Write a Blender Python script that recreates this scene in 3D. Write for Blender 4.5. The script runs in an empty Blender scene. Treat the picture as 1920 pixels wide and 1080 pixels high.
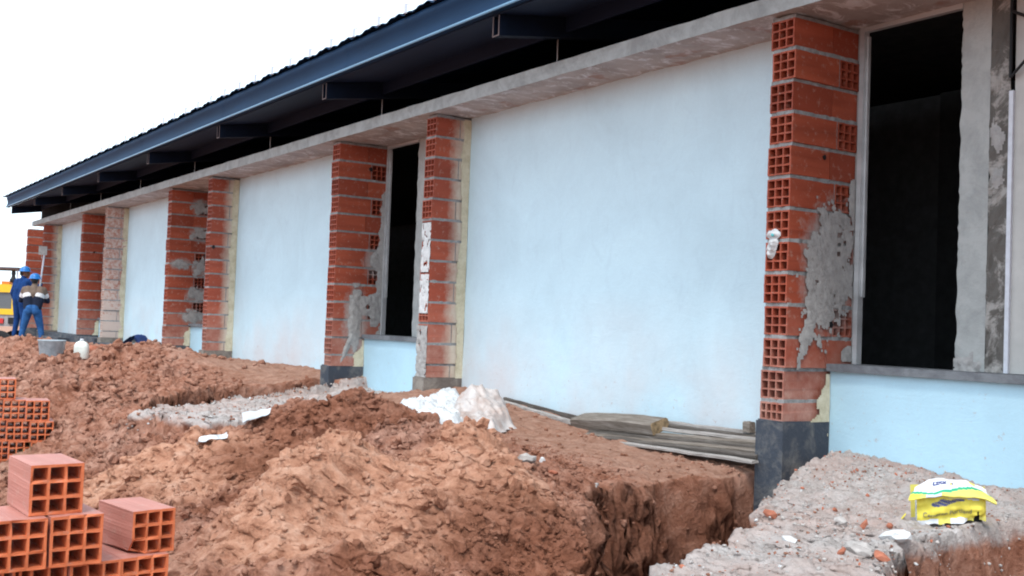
import bpy, bmesh, math, random
import numpy as np
from mathutils import Vector, Matrix, noise as mnoise

S = bpy.context.scene
COL = S.collection
random.seed(7)
R = math.radians

# ------------------------------------------------------------------ camera
FPX = 2040.1
YAW, PITCH, ROLL = 0.9807, 0.0333, 0.0363
CAM = np.array([0.0, -5.1741, 0.5435])
_f = np.array([-math.sin(YAW)*math.cos(PITCH), math.cos(YAW)*math.cos(PITCH), math.sin(PITCH)])
_r0 = np.array([math.cos(YAW), math.sin(YAW), 0.0])
_u0 = np.cross(_r0, _f)
_r = math.cos(ROLL)*_r0 + math.sin(ROLL)*_u0
_u = -math.sin(ROLL)*_r0 + math.cos(ROLL)*_u0
cd = bpy.data.cameras.new('camera'); cam = bpy.data.objects.new('camera', cd); COL.objects.link(cam)
cd.sensor_fit = 'HORIZONTAL'; cd.sensor_width = 36.0; cd.lens = FPX/1920*36.0
cd.clip_start = 0.05; cd.clip_end = 6000
m = Matrix((( _r[0], _u[0], -_f[0], CAM[0]), (_r[1], _u[1], -_f[1], CAM[1]), (_r[2], _u[2], -_f[2], CAM[2]), (0,0,0,1)))
cam.matrix_world = m
S.camera = cam

def ray(px, py):
    return _f + (px-960)/FPX*_r - (py-540)/FPX*_u
def at(px, py, t):                      # point seen at a pixel, t metres along the view axis
    return CAM + t*ray(px, py)
def onp(px, py, ax, v):                 # point seen at a pixel on the plane axis=v
    d = ray(px, py); return CAM + (v-CAM[ax])/d[ax]*d

# ------------------------------------------------------------------ sky and sun
W = bpy.data.worlds.new('World'); S.world = W; W.use_nodes = True
nt = W.node_tree; nt.nodes.clear()
wo = nt.nodes.new('ShaderNodeOutputWorld'); bg = nt.nodes.new('ShaderNodeBackground')
sky = nt.nodes.new('ShaderNodeTexSky'); sky.sky_type = 'NISHITA'; sky.sun_disc = False
sky.sun_elevation = R(60); sky.sun_rotation = R(140)
sky.air_density = 1.0; sky.dust_density = 3.0; sky.ozone_density = 1.0; sky.altitude = 0
cl = nt.nodes.new('ShaderNodeMixRGB'); cl.blend_type = 'MIX'; cl.inputs['Fac'].default_value = 0.72
cl.inputs['Color2'].default_value = (8.0, 9.6, 10.8, 1)      # thin overcast veil
nt.links.new(sky.outputs[0], cl.inputs['Color1']); nt.links.new(cl.outputs[0], bg.inputs['Color'])
bg.inputs['Strength'].default_value = 0.12
nt.links.new(bg.outputs[0], wo.inputs[0])
ld = bpy.data.lights.new('sun', 'SUN'); ld.energy = 1.2; ld.angle = R(14); ld.color = (1, .95, .88)
sun = bpy.data.objects.new('sun', ld); COL.objects.link(sun)
sun.rotation_euler = Vector((-math.sin(R(140))*math.cos(R(60)), -math.cos(R(140))*math.cos(R(60)), -math.sin(R(60)))).to_track_quat('-Z', 'Y').to_euler()
S.view_settings.view_transform = 'Standard'; S.view_settings.look = 'None'
S.view_settings.gamma = 1; S.view_settings.exposure = 0.98; S.view_settings.use_curve_mapping = False
S.cycles.filter_width = 2.0
S.cycles.max_bounces = 6

# ------------------------------------------------------------------ materials
class NT:
    def __init__(s, name, rough=.8, spec=.3, metal=0.0):
        s.m = bpy.data.materials.new(name); s.m.use_nodes = True; s.t = s.m.node_tree
        s.b = s.t.nodes['Principled BSDF']; s.b.inputs['Roughness'].default_value = rough
        s.b.inputs['Specular IOR Level'].default_value = spec; s.b.inputs['Metallic'].default_value = metal
        s._co = None
    def n(s, t, **k):
        x = s.t.nodes.new(t)
        for a, v in k.items(): setattr(x, a, v)
        return x
    def L(s, a, b): s.t.links.new(a, b)
    def co(s, which='Object'):
        if s._co is None: s._co = s.n('ShaderNodeTexCoord')
        return s._co.outputs[which]
    def mapped(s, scale, which='Object'):
        mp = s.n('ShaderNodeMapping'); mp.inputs['Scale'].default_value = scale
        s.L(s.co(which), mp.inputs['Vector']); return mp.outputs[0]
    def noise(s, scale, detail=6, rough=.6, vec=None, dist=0.0):
        x = s.n('ShaderNodeTexNoise'); x.inputs['Scale'].default_value = scale
        x.inputs['Detail'].default_value = detail; x.inputs['Roughness'].default_value = rough
        x.inputs['Distortion'].default_value = dist
        s.L(vec if vec is not None else s.co(), x.inputs['Vector']); return x.outputs[0]
    def ramp(s, fac, stops):
        x = s.n('ShaderNodeValToRGB'); e = x.color_ramp.elements
        while len(e) < len(stops): e.new(.5)
        for k, (p, c) in enumerate(stops):
            e[k].position = p; e[k].color = c if len(c) == 4 else (*c, 1)
        s.L(fac, x.inputs[0]); return x.outputs[0]
    def val(s, fac, a, b):
        return s.ramp(fac, [(a, (0,0,0)), (b, (1,1,1))])
    def mix(s, fac, a, b, mode='MIX'):
        x = s.n('ShaderNodeMixRGB', blend_type=mode)
        for i, v in ((0, fac), (1, a), (2, b)):
            if isinstance(v, (int, float)): x.inputs[i].default_value = v
            elif isinstance(v, tuple): x.inputs[i].default_value = (*v, 1) if len(v) == 3 else v
            else: s.L(v, x.inputs[i])
        return x.outputs[0]
    def math(s, op, a, b=0.0):
        x = s.n('ShaderNodeMath', operation=op)
        for i, v in ((0, a), (1, b)):
            if isinstance(v, (int, float)): x.inputs[i].default_value = v
            else: s.L(v, x.inputs[i])
        return x.outputs[0]
    def sep(s, vec=None):
        x = s.n('ShaderNodeSeparateXYZ'); s.L(vec if vec is not None else s.co(), x.inputs[0]); return x.outputs
    def col(s, c):
        if isinstance(c, tuple): s.b.inputs['Base Color'].default_value = (*c, 1)
        else: s.L(c, s.b.inputs['Base Color'])
        return s
    def bump(s, h, strength=.4, dist=.01, bevel=0):
        x = s.n('ShaderNodeBump'); x.inputs['Strength'].default_value = strength; x.inputs['Distance'].default_value = dist
        s.L(h, x.inputs['Height'])
        if bevel:
            bv = s.n('ShaderNodeBevel', samples=4); bv.inputs['Radius'].default_value = bevel; s.L(bv.outputs[0], x.inputs['Normal'])
        s.L(x.outputs[0], s.b.inputs['Normal']); return s

def simple(name, c, rough=.7, spec=.3, metal=0., var=.25, sc=9, bump=.2, bd=.005):
    k = NT(name, rough, spec, metal); n = k.noise(sc, 7, .65)
    lo = tuple(v*(1-var) for v in c); hi = tuple(min(1, v*(1+var)) for v in c)
    k.col(k.ramp(n, [(.3, lo), (.7, hi)])); k.bump(k.noise(sc*6, 5), bump, bd); return k.m

def mat_brick(name, c, dust=True, hue=(.8, 1.18), over=False, stain=None, ribs=False):
    k = NT(name, .62, .35)
    isl = k.n('ShaderNodeNewGeometry').outputs['Random Per Island']
    a = k.ramp(isl, [(0, tuple(v*hue[0] for v in c)), (.5, c), (1, (c[0]*hue[1], c[1]*hue[1]*1.12, c[2]*hue[1]*1.1))])
    st = k.noise(14, 4, .5, k.mapped((1, .12, 1)))
    a = k.mix(k.val(st, .35, .8), a, tuple(v*.72 for v in c))
    a = k.mix(k.math('MULTIPLY', k.val(k.noise(22, 6, .7), .56, .7), .45), a, (.46, .34, .28))
    if dust:
        z = k.sep(k.n('ShaderNodeNewGeometry').outputs['Position'])[2]
        d = k.math('SUBTRACT', 1.0, k.val(z, .05, .75)); d = k.math('MULTIPLY', d, k.val(k.noise(7, 6, .7), .25, .7))
        a = k.mix(k.math('MULTIPLY', d, .78), a, (.53, .32, .255))
    if stain:                                         # grey mortar dust rubbed into the brick round a smear
        p_ = k.sep(k.n('ShaderNodeNewGeometry').outputs['Position']); f_ = None
        for cy, cz, ry, rz in stain:
            ex = k.math('MULTIPLY', k.math('SUBTRACT', p_[1], cy), 1/ry); ez = k.math('MULTIPLY', k.math('SUBTRACT', p_[2], cz), 1/rz)
            d_ = k.math('SUBTRACT', 1.0, k.math('SQRT', k.math('ADD', k.math('MULTIPLY', ex, ex), k.math('MULTIPLY', ez, ez))))
            f_ = d_ if f_ is None else k.math('MAXIMUM', f_, d_)
        f_ = k.math('ADD', f_, k.math('MULTIPLY', k.math('SUBTRACT', k.noise(11, 8, .75), .5), 1.3))
        a = k.mix(k.math('MULTIPLY', k.val(f_, .05, .5), .8), a, (.37, .33, .31))
    if over:                                          # pale plaster overspray towards the corner with the panel
        y = k.sep(k.n('ShaderNodeNewGeometry').outputs['Position'])[1]
        y = k.math('ADD', y, k.math('MULTIPLY', k.math('SUBTRACT', k.noise(5, 7, .7), .5), .22))
        a = k.mix(k.math('MULTIPLY', k.val(y, .17, .31), .9), a, (.60, .53, .43))
    hb_ = k.math('ADD', k.noise(90, 4), k.math('MULTIPLY', st, .7))
    if ribs:
        rb_ = k.noise(1, 2, .5, k.mapped((95, 1.5, 95))); hb_ = k.math('ADD', hb_, k.math('MULTIPLY', rb_, 1.4))
        a = k.mix(k.math('MULTIPLY', k.val(rb_, .5, .62), .22), a, (.40, .15, .11))
    k.col(a); k.bump(hb_, .4, .004, .0025); return k.m

M = {}
M['brick_wall'] = mat_brick('hollow_brick_wall', (.34, .066, .033), hue=(.72, 1.2))
M['brick_over'] = mat_brick('hollow_brick_oversprayed', (.34, .066, .033), hue=(.72, 1.2), over=True)
M['brick_skin'] = mat_brick('pinkish_brick_skin', (.48, .195, .155), dust=False, hue=(.9, 1.1), ribs=True)
M['brick_stain_a'] = mat_brick('hollow_brick_mortar_dusted', (.34, .066, .033), hue=(.72, 1.2), stain=((.40, .98, .34, .52),))
M['brick_stain_b'] = mat_brick('hollow_brick_mortar_streaked', (.34, .066, .033), hue=(.72, 1.2), stain=((.28, .5, .2, .5), (.52, 1.2, .2, .22)))
M['brick_stain_c'] = mat_brick('hollow_brick_mortar_patched', (.34, .066, .033), hue=(.72, 1.2), stain=((.48, 2.28, .2, .16), (.49, 1.83, .2, .16), (.2, 1.33, .22, .12), (.5, 1.28, .18, .18), (.47, .83, .22, .18), (.44, .48, .26, .16)))
M['brick_new'] = mat_brick('hollow_brick_new', (.66, .168, .066), dust=False, hue=(.9, 1.1))
def _splash():
    k = NT('brick_splashed', .75, .25)
    n = k.noise(16, 8, .75, dist=.4)
    z = k.sep(k.n('ShaderNodeNewGeometry').outputs['Position'])[2]
    low = k.math('SUBTRACT', 1.0, k.val(z, .2, 1.5))
    f = k.val(k.math('ADD', n, k.math('MULTIPLY', low, .16)), .42, .56)
    k.col(k.mix(k.math('MULTIPLY', f, .85), (.42, .19, .14), (.56, .47, .42))); k.bump(n, .5, .006); return k.m
M['brick_splashed'] = _splash()
M['mortar'] = simple('grey_mortar', (.28, .285, .285), .95, .15, var=.3, sc=25, bump=.7, bd=.008)
M['smear'] = simple('mortar_smear', (.365, .352, .342), .95, .15, var=.22, sc=18, bump=.8, bd=.008)
M['white_mortar'] = simple('white_mortar', (.58, .58, .58), .9, .2, var=.15, sc=30, bump=.6)
def _foam():
    k = NT('cream_plaster', .9, .15); n = k.noise(9, 7, .7)
    k.col(k.ramp(n, [(.3, (.46, .40, .27)), (.55, (.64, .58, .43)), (.75, (.70, .66, .55))])); k.bump(k.noise(40, 7, .7), .7, .008); return k.m
M['cream'] = _foam()
def _panel(name, c, dusty=True):
    k = NT(name, .75, .25)
    n = k.noise(1.1, 6, .6, dist=.8); n2 = k.noise(5.5, 8, .7, k.mapped((1, 1, .45)), dist=1.2)
    a = k.ramp(n, [(.3, tuple(v*.90 for v in c)), (.6, c), (.8, tuple(min(.9, v*1.06) for v in c))])
    a = k.mix(k.math('MULTIPLY', k.val(n2, .54, .74), .25), a, (.42, .54, .63))
    sc_ = k.noise(2.6, 9, .8, k.mapped((1, 1, .8)), dist=2.5); a = k.mix(k.math('MULTIPLY', k.val(k.math('ABSOLUTE', k.math('SUBTRACT', sc_, .5)), .010, .0), .10), a, (.34, .44, .50))
    if dusty:
        z = k.sep(k.n('ShaderNodeNewGeometry').outputs['Position'])[2]
        d = k.math('SUBTRACT', 1.0, k.val(z, 0.0, .85)); d = k.math('MULTIPLY', d, k.val(k.noise(.55, 5, .6), .42, .72))
        a = k.mix(k.math('MULTIPLY', d, .75), a, (.62, .46, .42))
    spl = k.math('MULTIPLY', k.val(k.noise(24, 5, .8), .615, .70), k.math('SUBTRACT', 1.0, k.val(k.math('ADD', k.sep(k.n('ShaderNodeNewGeometry').outputs['Position'])[2], k.math('MULTIPLY', k.math('SUBTRACT', k.noise(1.3), .5), .6)), -.05, .35)))
    a = k.mix(k.math('MULTIPLY', spl, .7), a, (.42, .27, .22))
    tr = k.noise(3.2, 6, .6, k.mapped((1, 1, 2.6)), 3.0)
    k.col(a); k.bump(k.math('ADD', k.math('ADD', k.noise(13, 8, .7), k.math('MULTIPLY', tr, .55)), k.math('MULTIPLY', k.noise(2.2, 3), 2.5)), .26, .012); return k.m
M['panel'] = _panel('pale_plaster_panel', (.60, .775, .86))
M['apron'] = _panel('light_blue_plaster', (.47, .69, .81), False)
def _conc(name, c, dark, streak=False, pits=True, lo=.42, hi=.62):
    k = NT(name, .92, .2)
    n = k.noise(5, 9, .72, dist=.5); n2 = k.noise(34, 6, .7)
    a = k.mix(k.val(n, lo, hi), c, dark)
    a = k.mix(k.math('MULTIPLY', k.val(n2, .6, .75), .5), a, tuple(v*.6 for v in c))
    k.col(a); k.bump(k.math('ADD', n2, k.math('MULTIPLY', k.noise(9, 6), 1.5)), .55, .01); return k.m
M['beam'] = _conc('beam_concrete', (.45, .50, .51), (.32, .35, .36))
def _soffit():
    k = NT('rough_soffit_concrete', .95, .15)
    n = k.noise(7, 9, .75, k.mapped((1, .6, 1)), dist=1.0)
    a = k.ramp(k.noise(2.3, 6), [(.35, (.34, .30, .285)), (.65, (.48, .43, .41))])
    a = k.mix(k.val(n, .52, .60), a, (.66, .65, .66))
    a = k.mix(k.math('MULTIPLY', k.val(k.noise(3.7, 5), .58, .68), .5), a, (.30, .12, .07))
    k.col(a); k.bump(n, .9, .02); return k.m
M['soffit'] = _soffit()
M['jamb'] = _conc('jamb_concrete', (.42, .43, .42), (.33, .34, .335))
M['rough_jamb'] = _conc('rough_dark_concrete', (.13, .12, .11), (.36, .34, .32), lo=.5, hi=.58)
M['plinth'] = _conc('bitumen_plinth', (.055, .064, .082), (.17, .165, .16), lo=.46, hi=.66)
M['plinth_brown'] = _conc('dirty_plinth', (.16, .135, .12), (.28, .25, .22))
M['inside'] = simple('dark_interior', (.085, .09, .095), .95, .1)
def _steel(name, c, rough, metal, spec=.5):
    k = NT(name, rough, spec, metal); n = k.noise(3, 6, .6, k.mapped((.3, 2, 2)))
    k.col(k.ramp(n, [(.3, tuple(v*.8 for v in c)), (.7, tuple(v*1.2 for v in c))])); k.bump(k.noise(60, 3), .08, .002); return k.m
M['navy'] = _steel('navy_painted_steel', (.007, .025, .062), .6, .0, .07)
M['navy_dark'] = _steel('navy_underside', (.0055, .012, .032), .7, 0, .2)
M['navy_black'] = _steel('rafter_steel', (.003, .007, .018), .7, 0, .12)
M['rust'] = simple('rusty_cut_edge', (.10, .07, .07), .8, .3)
M['galv'] = _steel('galvanised_frame', (.52, .53, .54), .45, .35)
M['sill'] = _conc('sill_slate', (.19, .20, .215), (.12, .125, .14))
M['board'] = simple('grey_board', (.50, .49, .47), .8, .2, var=.1, sc=5)
def _wood(name, c, c2):
    k = NT(name, .85, .2); n = k.noise(6, 8, .7, k.mapped((.6, 9, 9)), dist=.6)
    a = k.ramp(n, [(.3, tuple(v*.45 for v in c)), (.5, c), (.72, c2)]); k.col(a); k.bump(n, .6, .006); return k.m
M['wood'] = _wood('weathered_grey_timber', (.18, .15, .125), (.32, .285, .255))
M['wood_dark'] = _wood('dark_weathered_timber', (.10, .085, .075), (.19, .17, .155))
M['wood_pale'] = _wood('pale_weathered_timber', (.33, .30, .28), (.54, .51, .49))
M['wood_raw'] = simple('raw_split_wood', (.24, .17, .10), .8, .2, var=.7, sc=26)
def _plastic(name, c, c2, tr=.0):
    k = NT(name, .35, .5); n = k.noise(5, 6, .6, dist=.7)
    k.col(k.ramp(n, [(.38, c), (.62, c2)])); k.bump(k.noise(28, 4, .6, dist=1.5), .5, .01)
    k.b.inputs['Transmission Weight'].default_value = tr; return k.m
M['white_plastic'] = _plastic('white_plastic', (.50, .51, .52), (.68, .69, .70))
M['dusty_plastic'] = _plastic('dusty_translucent_plastic', (.40, .30, .26), (.54, .49, .47), .10)
def flat(name, c, rough=.6, spec=.35): return simple(name, c, rough, spec, var=.1, sc=20, bump=.12)
M['yellow_paper'] = flat('yellow_paper', (.72, .60, .08)); M['white_paper'] = flat('white_paper', (.74, .76, .80))
M['lemon_paper'] = flat('lemon_paper', (.72, .64, .14)); M['green_ink'] = flat('green_ink', (.03, .36, .20)); M['blue_ink'] = flat('blue_ink', (.07, .08, .20))
M['pale_ink'] = flat('pale_ink', (.60, .62, .74)); M['black'] = flat('black', (.012, .012, .014)); M['hat_blue'] = flat('hat_blue', (.018, .17, .50), .35, .45)
M['jean'] = simple('denim', (.03, .105, .28), .9, .1, var=.35, sc=14); M['coverall'] = simple('blue_coverall', (.012, .045, .16), .9, .1, var=.3)
M['jacket_brown'] = simple('brown_jacket', (.17, .125, .10), .9, .1); M['jacket_navy'] = simple('navy_jacket', (.018, .024, .045), .9, .1)
M['white_cloth'] = flat('white_cloth', (.68, .68, .70)); M['skin'] = flat('skin', (.19, .085, .05)); M['glove'] = flat('yellow_glove', (.62, .52, .09)); M['hair'] = flat('hair', (.012, .01, .01))
M['boot'] = flat('boot', (.03, .025, .02))
M['loader'] = flat('yellow_machine_paint', (.80, .50, .02), .4, .5); M['chassis'] = simple('grey_chassis', (.30, .29, .30), .7); M['tyre'] = simple('tyre_rubber', (.02, .02, .022), .9)
M['red_lens'] = flat('red_lens', (.55, .03, .03), .25, .5); M['glass'] = flat('dusty_glass', (.11, .125, .14), .15, .6); M['orange'] = flat('orange_paint', (.75, .24, .04)); M['white_metal'] = flat('white_metal', (.62, .64, .70), .4)
M['pail'] = simple('pale_blue_pail', (.36, .42, .46), .6, .3, var=.3, sc=12); M['jug'] = flat('white_jug', (.72, .75, .70), .4, .5)
M['tarp'] = simple('navy_tarp', (.014, .035, .13), .5, .4, var=.4); M['stone'] = simple('pale_stone', (.40, .365, .345), .9, .2, var=.3, sc=20, bump=.6); M['shard'] = simple('brick_shard', (.36, .13, .08), .85, .2, var=.3, sc=20)
M['green_metal'] = simple('dull_green_metal', (.05, .065, .06), .7)

# ------------------------------------------------------------------ object helpers
def put(o, parent=None, label=None, cat=None, group=None, kind=None):
    COL.objects.link(o)
    if parent is not None: o.parent = parent
    return tag(o, label, cat, group, kind)
def tag(o, label=None, cat=None, group=None, kind=None):
    if label: o['label'] = label
    if cat: o['category'] = cat
    if group: o['group'] = group
    if kind: o['kind'] = kind
    return o
def empty(name, loc=(0,0,0), rz=0, label=None, cat=None, group=None):
    o = bpy.data.objects.new(name, None); o.location = loc; o.rotation_euler = (0,0,rz); o.empty_display_size = .1
    return put(o, None, label, cat, group)

class MB:
    def __init__(s): s.v = []; s.f = []; s.mi = []; s.sm = []
    def add(s, vs, fs, mi=0, smooth=False, X=None):
        o = len(s.v)
        for p in vs:
            p = Vector(p)
            s.v.append(tuple(X @ p) if X is not None else tuple(p))
        for k, f in enumerate(fs):
            s.f.append([o+i for i in f]); s.mi.append(mi[k] if isinstance(mi, list) else mi); s.sm.append(smooth)
    def box(s, a, b, mi=0, X=None, jit=0):
        (x0,y0,z0), (x1,y1,z1) = a, b
        vs = [(x0,y0,z0),(x1,y0,z0),(x1,y1,z0),(x0,y1,z0),(x0,y0,z1),(x1,y0,z1),(x1,y1,z1),(x0,y1,z1)]
        if jit: vs = [tuple(c+random.uniform(-jit, jit) for c in p) for p in vs]
        s.add(vs, [(0,3,2,1),(4,5,6,7),(0,1,5,4),(1,2,6,5),(2,3,7,6),(3,0,4,7)], mi, False, X)
    def tube(s, p0, p1, r0, r1=None, n=10, mi=0, cap=True, smooth=True):
        r1 = r0 if r1 is None else r1
        p0 = Vector(p0); p1 = Vector(p1); d = (p1-p0).normalized()
        a = d.orthogonal().normalized(); b = d.cross(a); vs = []
        for p, r in ((p0, r0), (p1, r1)):
            for k in range(n):
                t = 2*math.pi*k/n; vs.append(p + a*math.cos(t)*r + b*math.sin(t)*r)
        s.add(vs, [(k, (k+1) % n, n+(k+1) % n, n+k) for k in range(n)], mi, smooth)
        if cap: s.add(vs, [tuple(range(n))[::-1], tuple(range(n, 2*n))], mi)
    def lathe(s, prof, c=(0,0,0), n=24, mi=0, cap=True):
        vs = []
        for r, z in prof:
            for k in range(n):
                t = 2*math.pi*k/n; vs.append((c[0]+r*math.cos(t), c[1]+r*math.sin(t), c[2]+z))
        fs = [(i*n+k, i*n+(k+1) % n, (i+1)*n+(k+1) % n, (i+1)*n+k) for i in range(len(prof)-1) for k in range(n)]
        s.add(vs, fs, mi, True)
        if cap:
            o = (len(prof)-1)*n; s.add(vs, [tuple(range(n))[::-1], tuple(range(o, o+n))], mi)
    def extrude_x(s, prof, x0, x1, nx=1, mi=0, smooth=True, close=False):
        n = len(prof); vs = []
        for i in range(nx+1):
            x = x0+(x1-x0)*i/nx
            vs += [(x, y, z) for y, z in prof]
        fs = []
        for i in range(nx):
            for k in range(n if close else n-1):
                k2 = (k+1) % n; fs.append((i*n+k, i*n+k2, (i+1)*n+k2, (i+1)*n+k))
        s.add(vs, fs, mi, smooth)
        if close: s.add(vs, [tuple(range(n))[::-1], tuple(range(nx*n, nx*n+n))], mi)
    def grid(s, P, mi=0, smooth=True, keep=None):
        nu, nv = len(P), len(P[0]); vs = [p for row in P for p in row]; fs = []; ms = []
        for i in range(nu-1):
            for j in range(nv-1):
                if keep is not None and not keep(i, j): continue
                fs.append((i*nv+j, (i+1)*nv+j, (i+1)*nv+j+1, i*nv+j+1)); ms.append(mi(i, j) if callable(mi) else mi)
        s.add(vs, fs, ms, smooth)
    def rock(s, c, r, mi=0, sub=1, sq=(1,1,1), rough=.35, smooth=False):
        bm = bmesh.new(); bmesh.ops.create_icosphere(bm, subdivisions=sub, radius=1)
        off = Vector((random.random()*99, random.random()*99, random.random()*99)); q = Matrix.Rotation(random.random()*6.28, 3, Vector((random.random()-.5, random.random()-.5, random.random()-.5)).normalized())
        bm.verts.index_update()
        vs = []
        for v in bm.verts:
            k = 1+rough*mnoise.noise(v.co*1.6+off)*1.6
            p = Vector((v.co.x*sq[0], v.co.y*sq[1], v.co.z*sq[2]))*k*r
            vs.append(q @ p + Vector(c))
        fs = [[v.index for v in f.verts] for f in bm.faces]; bm.free(); s.add(vs, fs, mi, smooth)
    def build(s, name, mats, parent=None, label=None, cat=None, group=None, kind=None, loc=None, rz=0):
        me = bpy.data.meshes.new(name); me.from_pydata(s.v, [], s.f)
        mats = mats if isinstance(mats, (list, tuple)) else [mats]
        for x in mats: me.materials.append(M[x] if isinstance(x, str) else x)
        me.polygons.foreach_set('material_index', s.mi); me.polygons.foreach_set('use_smooth', s.sm); me.update()
        o = bpy.data.objects.new(name, me)
        if loc is not None: o.location = loc; o.rotation_euler = (0,0,rz)
        return put(o, parent, label, cat, group, kind)

# hollow brick: opening at local y=0, axis along +y, width along x, height along z
def hollow(mb, X, w, h, L, nx=3, nz=3, t=.011, depth=None, through=False, mi=0, jit=0.0, chip=False, skin=None):
    depth = L if through else (depth or min(L, .14))
    def lines(n, size):
        c = (size-(n+1)*t)/n; o = [0.0]; p = 0.0
        for _ in range(n): p += t; o.append(p); p += c; o.append(p)
        o.append(size); return o
    xs, zs = lines(nx, w), lines(nz, h)
    vs, idx, fs = [], {}, []
    def V(x, y, z):
        k = (round(x, 5), round(y, 5), round(z, 5))
        if k not in idx: idx[k] = len(vs); vs.append((x, y, z))
        return idx[k]
    for end in ((0.0, L) if through else (0.0,)):
        for i in range(len(xs)-1):
            for j in range(len(zs)-1):
                if i % 2 == 1 and j % 2 == 1: continue
                q = [V(xs[i], end, zs[j]), V(xs[i+1], end, zs[j]), V(xs[i+1], end, zs[j+1]), V(xs[i], end, zs[j+1])]
                fs.append(q if end == 0 else q[::-1])
    if not through:
        fs.append([V(0,L,0), V(0,L,h), V(w,L,h), V(w,L,0)])
    for i in range(1, len(xs)-1, 2):
        for j in range(1, len(zs)-1, 2):
            a, b, c, d = xs[i], xs[i+1], zs[j], zs[j+1]; D = depth
            fs += [[V(a,0,c), V(a,D,c), V(b,D,c), V(b,0,c)], [V(a,0,d), V(b,0,d), V(b,D,d), V(a,D,d)],
                   [V(a,0,c), V(a,0,d), V(a,D,d), V(a,D,c)], [V(b,0,c), V(b,D,c), V(b,D,d), V(b,0,d)]]
            if not through: fs.append([V(a,D,c), V(a,D,d), V(b,D,d), V(b,D,c)])
    n_in = len(fs)
    # outer skin, split at every grid line so that the sides stay welded to the end
    for i in range(len(xs)-1):
        fs.append([V(xs[i],0,0), V(xs[i],L,0), V(xs[i+1],L,0), V(xs[i+1],0,0)]); fs.append([V(xs[i],0,h), V(xs[i+1],0,h), V(xs[i+1],L,h), V(xs[i],L,h)])
    for j in range(len(zs)-1):
        fs.append([V(0,0,zs[j]), V(0,0,zs[j+1]), V(0,L,zs[j+1]), V(0,L,zs[j])]); fs.append([V(w,0,zs[j]), V(w,L,zs[j]), V(w,L,zs[j+1]), V(w,0,zs[j+1])])
    if chip:
        for k, p in enumerate(vs):
            x, y, z = p
            if y < .001 and x < .03 and z < .03: vs[k] = (x+.006, y+.045, z+.02 if z < .005 else z)
    if jit: vs = [tuple(c+random.uniform(-jit, jit) for c in p) for p in vs]
    mb.add(vs, fs, mi if skin is None else [mi]*n_in+[skin]*(len(fs)-n_in), False, X)

# ------------------------------------------------------------------ numpy noise
_rs = np.random.RandomState(3); _perm = _rs.permutation(512); _perm = np.concatenate([_perm, _perm, _perm])
_ang = _rs.rand(512)*2*np.pi; _g = np.stack([np.cos(_ang), np.sin(_ang)], -1)
def pnoise(x, y):
    xi = np.floor(x).astype(int); yi = np.floor(y).astype(int); xf = x-xi; yf = y-yi
    def gr(ix, iy, fx, fy):
        h = _perm[(_perm[ix & 511]+iy) & 511]; g = _g[h]; return g[..., 0]*fx+g[..., 1]*fy
    u = xf*xf*xf*(xf*(xf*6-15)+10); v = yf*yf*yf*(yf*(yf*6-15)+10)
    a = gr(xi, yi, xf, yf); b = gr(xi+1, yi, xf-1, yf); c = gr(xi, yi+1, xf, yf-1); d = gr(xi+1, yi+1, xf-1, yf-1)
    return ((a+(b-a)*u)*(1-v)+(c+(d-c)*u)*v)*1.5
def fbm(x, y, o=4, g=.5):
    s = 0; a = 1
    for k in range(o): s = s+a*pnoise(x*2**k+17.3*k, y*2**k-9.1*k); a *= g
    return s
def billow(x, y, o=3, g=.5):
    s = 0; a = 1
    for k in range(o): s = s+a*(np.abs(pnoise(x*2**k+31.3*k, y*2**k+5.7*k))-.3); a *= g
    return s
def sstep(a, b, x):
    t = np.clip((x-a)/(b-a), 0, 1); return t*t*(3-2*t)
def inpoly_sd(x, y, poly):                # signed distance, positive inside
    d = np.full(np.shape(x), 1e9); ins = np.zeros(np.shape(x), bool); n = len(poly)
    for i in range(n):
        (x0, y0), (x1, y1) = poly[i], poly[(i+1) % n]
        ex, ey = x1-x0, y1-y0; L2 = ex*ex+ey*ey
        t = np.clip(((x-x0)*ex+(y-y0)*ey)/L2, 0, 1); d = np.minimum(d, np.hypot(x-x0-t*ex, y-y0-t*ey))
        c = ((y0 > y) != (y1 > y)); xc = x0+(y-y0)*ex/(ey if ey != 0 else 1e-9); ins ^= c & (x < xc)
    return np.where(ins, d, -d)

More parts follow.
